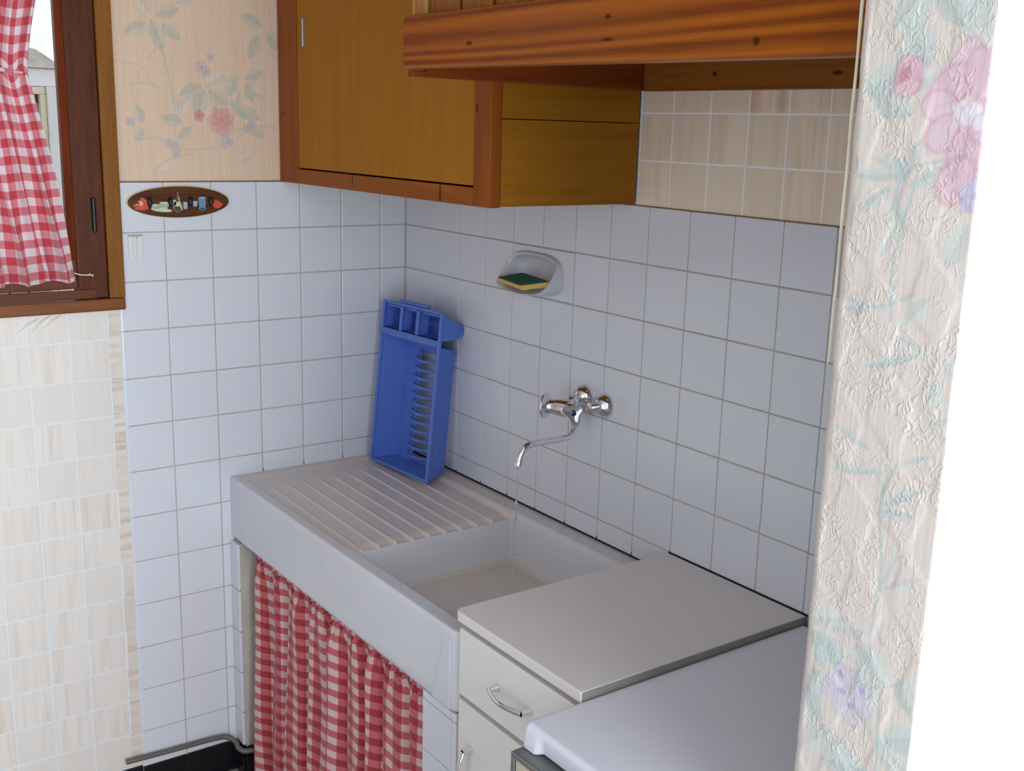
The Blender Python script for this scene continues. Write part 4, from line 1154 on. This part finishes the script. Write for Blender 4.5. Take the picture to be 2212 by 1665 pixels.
for (yr, zr_, yt) in ((-.890, 1.184, -.850), (-.816, 1.190, -.822)):
    rs_ = MB(); rs_.lathe([(0, .0275), (.003, .0278), (.010, .0255), (.018, .0195), (.023, .012), (.0245, .008)], (.0, yr, zr_), (-1, 0, 0), 32)
    rs_.build('rosette', m_chrome, fc, auto=60)
    ip = MB(); pth = catmull([(-.020, yr, zr_), (-.034, yr + (yt - yr) * .25, zr_ - .003), (-.048, yr + (yt - yr) * .7, BZ + .006), (BX + .004, yt, BZ)], 5)
    ip.tube(pth, .0085, 14)
    ip.lathe([(0, .0125), (.001, .0135), (.010, .0135), (.011, .0125)], (-.030, yr + (yt - yr) * .2, zr_ - .003), (Vector((-.058, yt, BZ)) - Vector((-.03, yr, zr_))).normalized(), 6)
    ip.build('inlet', m_chrome, fc, auto=40)
spt = MB()
pth = catmull([(BX, -.838, BZ - .012), (BX, -.846, 1.146), (BX - .004, -.855, 1.130), (BX - .017, -.860, 1.1175), (BX - .037, -.861, 1.1135), (-.130, -.861, 1.1135), (-.178, -.861, 1.1135), (-.198, -.861, 1.108), (-.211, -.861, 1.092), (-.2165, -.861, 1.073)], 7)
spt.tube(pth, .0074, 18)
tv = Vector((-.2176, -.861, 1.071)) - Vector((-.211, -.861, 1.092)); tv.normalize()
spt.lathe([(0, .0080), (.001, .0086), (.011, .0086), (.012, .0078)], Vector((-.2165, -.861, 1.073)) - tv * .008, tv, 20)
spt.build('spout', m_chrome, fc, auto=40)
wtr = MB()
zz_ = np.linspace(1.065, .757, 60)
wtr.tube([(-.2175 - .006 * ((1.065 - z) / .3), -.861 + .0006 * math.sin(z * 90), z) for z in zz_], [.0013 + .0005 * math.sin(z * 160) for z in zz_], 8)
for z, r_ in ((.985, .0028), (.862, .0032), (.856, .0024), (.905, .002), (.80, .002)):
    wtr.ball((-.2195, -.861, z), r_, r_, r_ * 1.2, 10, 7)
tag(wtr.build('water_trickle', m_water, None, smooth=True), 'thin trickle of water falling from the tap spout', 'water')

# ------------------------------------------------------------------ oval key rack and adhesive hook
kr_ = thing('key_rack', 'oval wooden key rack painted with kitchenware, on the tiles beside window', 'key rack', (-.644, -.006, 1.584))
el = [(math.cos(a), math.sin(a)) for a in np.linspace(0, 2 * PI, 57)[:-1]]
flat = lambda a, c, d: (a, d, c)
MB().prism([(-.644 + .1275 * a, 1.584 + .0395 * c) for a, c in el], -.0005, -.005, flat).build('edge', plain('cream_edge', L4(226, 216, 176), 0.5), kr_)
MB().prism([(-.644 + .125 * a, 1.584 + .0373 * c) for a, c in el], -.0045, -.013, flat).build('board', m_plaque, kr_, .0015)
def pc(name, col): return plain(name, L4(*col), 0.4, var=0.05)
paints = dict(red=pc('paint_red', (206, 74, 52)), pink=pc('paint_salmon', (226, 160, 140)), green=pc('paint_green', (160, 182, 146)), pale=pc('paint_pale_green', (196, 208, 178)), grey=pc('paint_olive_grey', (118, 118, 92)),
              dark=pc('paint_dark', (62, 60, 54)), blue=pc('paint_blue', (104, 142, 172)), lblue=pc('paint_light_blue', (160, 178, 196)), navy=pc('paint_navy', (58, 84, 110)), orange=pc('paint_orange', (196, 84, 44)))
def blob(mb, x, z, a, c, ang=0, dep=.0012):
    ca, sa = math.cos(ang), math.sin(ang)
    return mb.prism([(x + a * p * ca - c * q_ * sa, z + a * p * sa + c * q_ * ca) for p, q_ in el[::3]], -.0129, -.0129 - dep, flat)
def painted(name, shapes):
    for i, (mat, lst) in enumerate(shapes):
        mb = MB()
        for k_, s_ in enumerate(lst):
            if len(s_) == 2: mb.prism(s_[0], -.0129, -.0129 - s_[1] - .0004 * i - .00009 * k_, flat)
            else: blob(mb, *s_, dep=.0010 + .0004 * i + .00011 * k_)
        mb.build(name, paints[mat], kr_)
painted('painted_coffee_pot', [('red', [(-.7345, 1.580, .014, .013), (-.7355, 1.592, .005, .004), (-.752, 1.578, .007, .003, .4), (-.738, 1.571, .017, .005)]), ('pink', [(-.740, 1.582, .006, .006), (-.748, 1.580, .004, .002, .4)]), ('dark', [(-.7455, 1.582, .0025, .0025)])])
painted('painted_cups', [('pale', [(-.690, 1.566, .026, .005, -.12)]), ('green', [(-.704, 1.574, .010, .006), (-.684, 1.577, .012, .008)]), ('pale', [(-.704, 1.578, .009, .0022), (-.684, 1.583, .011, .0025), (-.686, 1.570, .010, .002)])])
painted('painted_kettle', [('grey', [(-.6495, 1.573, .0125, .0135), ([(-.6515, 1.58), (-.6465, 1.58), (-.6475, 1.608), (-.6505, 1.608)], .0012)]), ('pale', [(-.6495, 1.577, .005, .008), ([(-.646, 1.60), (-.6435, 1.58), (-.638, 1.565), (-.641, 1.564), (-.647, 1.58)], .0014)]), ('dark', [(-.6495, 1.568, .009, .006), (-.649, 1.588, .003, .002)])])
painted('painted_beaker', [('lblue', [([(-.662, 1.590), (-.653, 1.590), (-.653, 1.578), (-.662, 1.578)], .001)])])
painted('painted_jar', [('lblue', [([(-.636, 1.584), (-.6255, 1.584), (-.6265, 1.567), (-.635, 1.567)], .001)])])
painted('painted_beaker', [('lblue', [([(-.612, 1.586), (-.600, 1.586), (-.602, 1.573), (-.610, 1.573)], .001)])])
painted('painted_jug', [('blue', [([(-.5975, 1.594), (-.579, 1.594), (-.580, 1.570), (-.596, 1.570)], .001), (-.588, 1.568, .009, .008)]), ('navy', [(-.588, 1.565, .0075, .005)]), ('lblue', [(-.588, 1.594, .009, .0018)])])
painted('painted_casserole', [('red', [(-.5495, 1.576, .0115, .009)]), ('orange', [(-.552, 1.584, .006, .005), (-.540, 1.577, .005, .0025)]), ('dark', [(-.5475, 1.587, .006, .0012)])])
for x in (-.7195, -.6685, -.6190, -.5675):
    hb = MB(); hb.ball((x, -.0175, 1.5850), .0055, .0065, .0125, 14, 10); hb.build('hook', m_blackplastic, kr_, smooth=True)

ah = thing('adhesive_hook', 'small square translucent adhesive wall hook under the oval key rack', 'hook', (-.753, -.002, 1.478))
MB().box(-.7705, -.7355, -.0030, -.0002, 1.4505, 1.5040).build('plate', m_offwhite, ah, .0008)
MB().box(-.7605, -.7530, -.0075, -.0028, 1.4525, 1.5020).build('hook_strip', m_offwhite, ah, .001)
MB().box(-.7705, -.7355, -.0042, -.0002, 1.5042, 1.5062).build('top_edge', m_greyfilm, ah)
MB().box(-.7528, -.7460, -.0045, -.0028, 1.4990, 1.5012).build('clip', m_greyfilm, ah)

# ------------------------------------------------------------------ pipe along the foot of the wall
wp = MB()
pp = catmull([(-.846, -.010, .125), (-.80, -.011, .124), (-.70, -.012, .121), (-.62, -.014, .120), (-.575, -.018, .116), (-.556, -.035, .104), (-.555, -.056, .094), (-.543, -.070, .088), (-.520, -.074, .086)], 8)
wp.tube(pp, [.0072] * len(pp), 14)
tag(wp.build('water_pipe', m_pipe, None, auto=40), 'thin grey pipe along the wall above the black skirting', 'pipe')
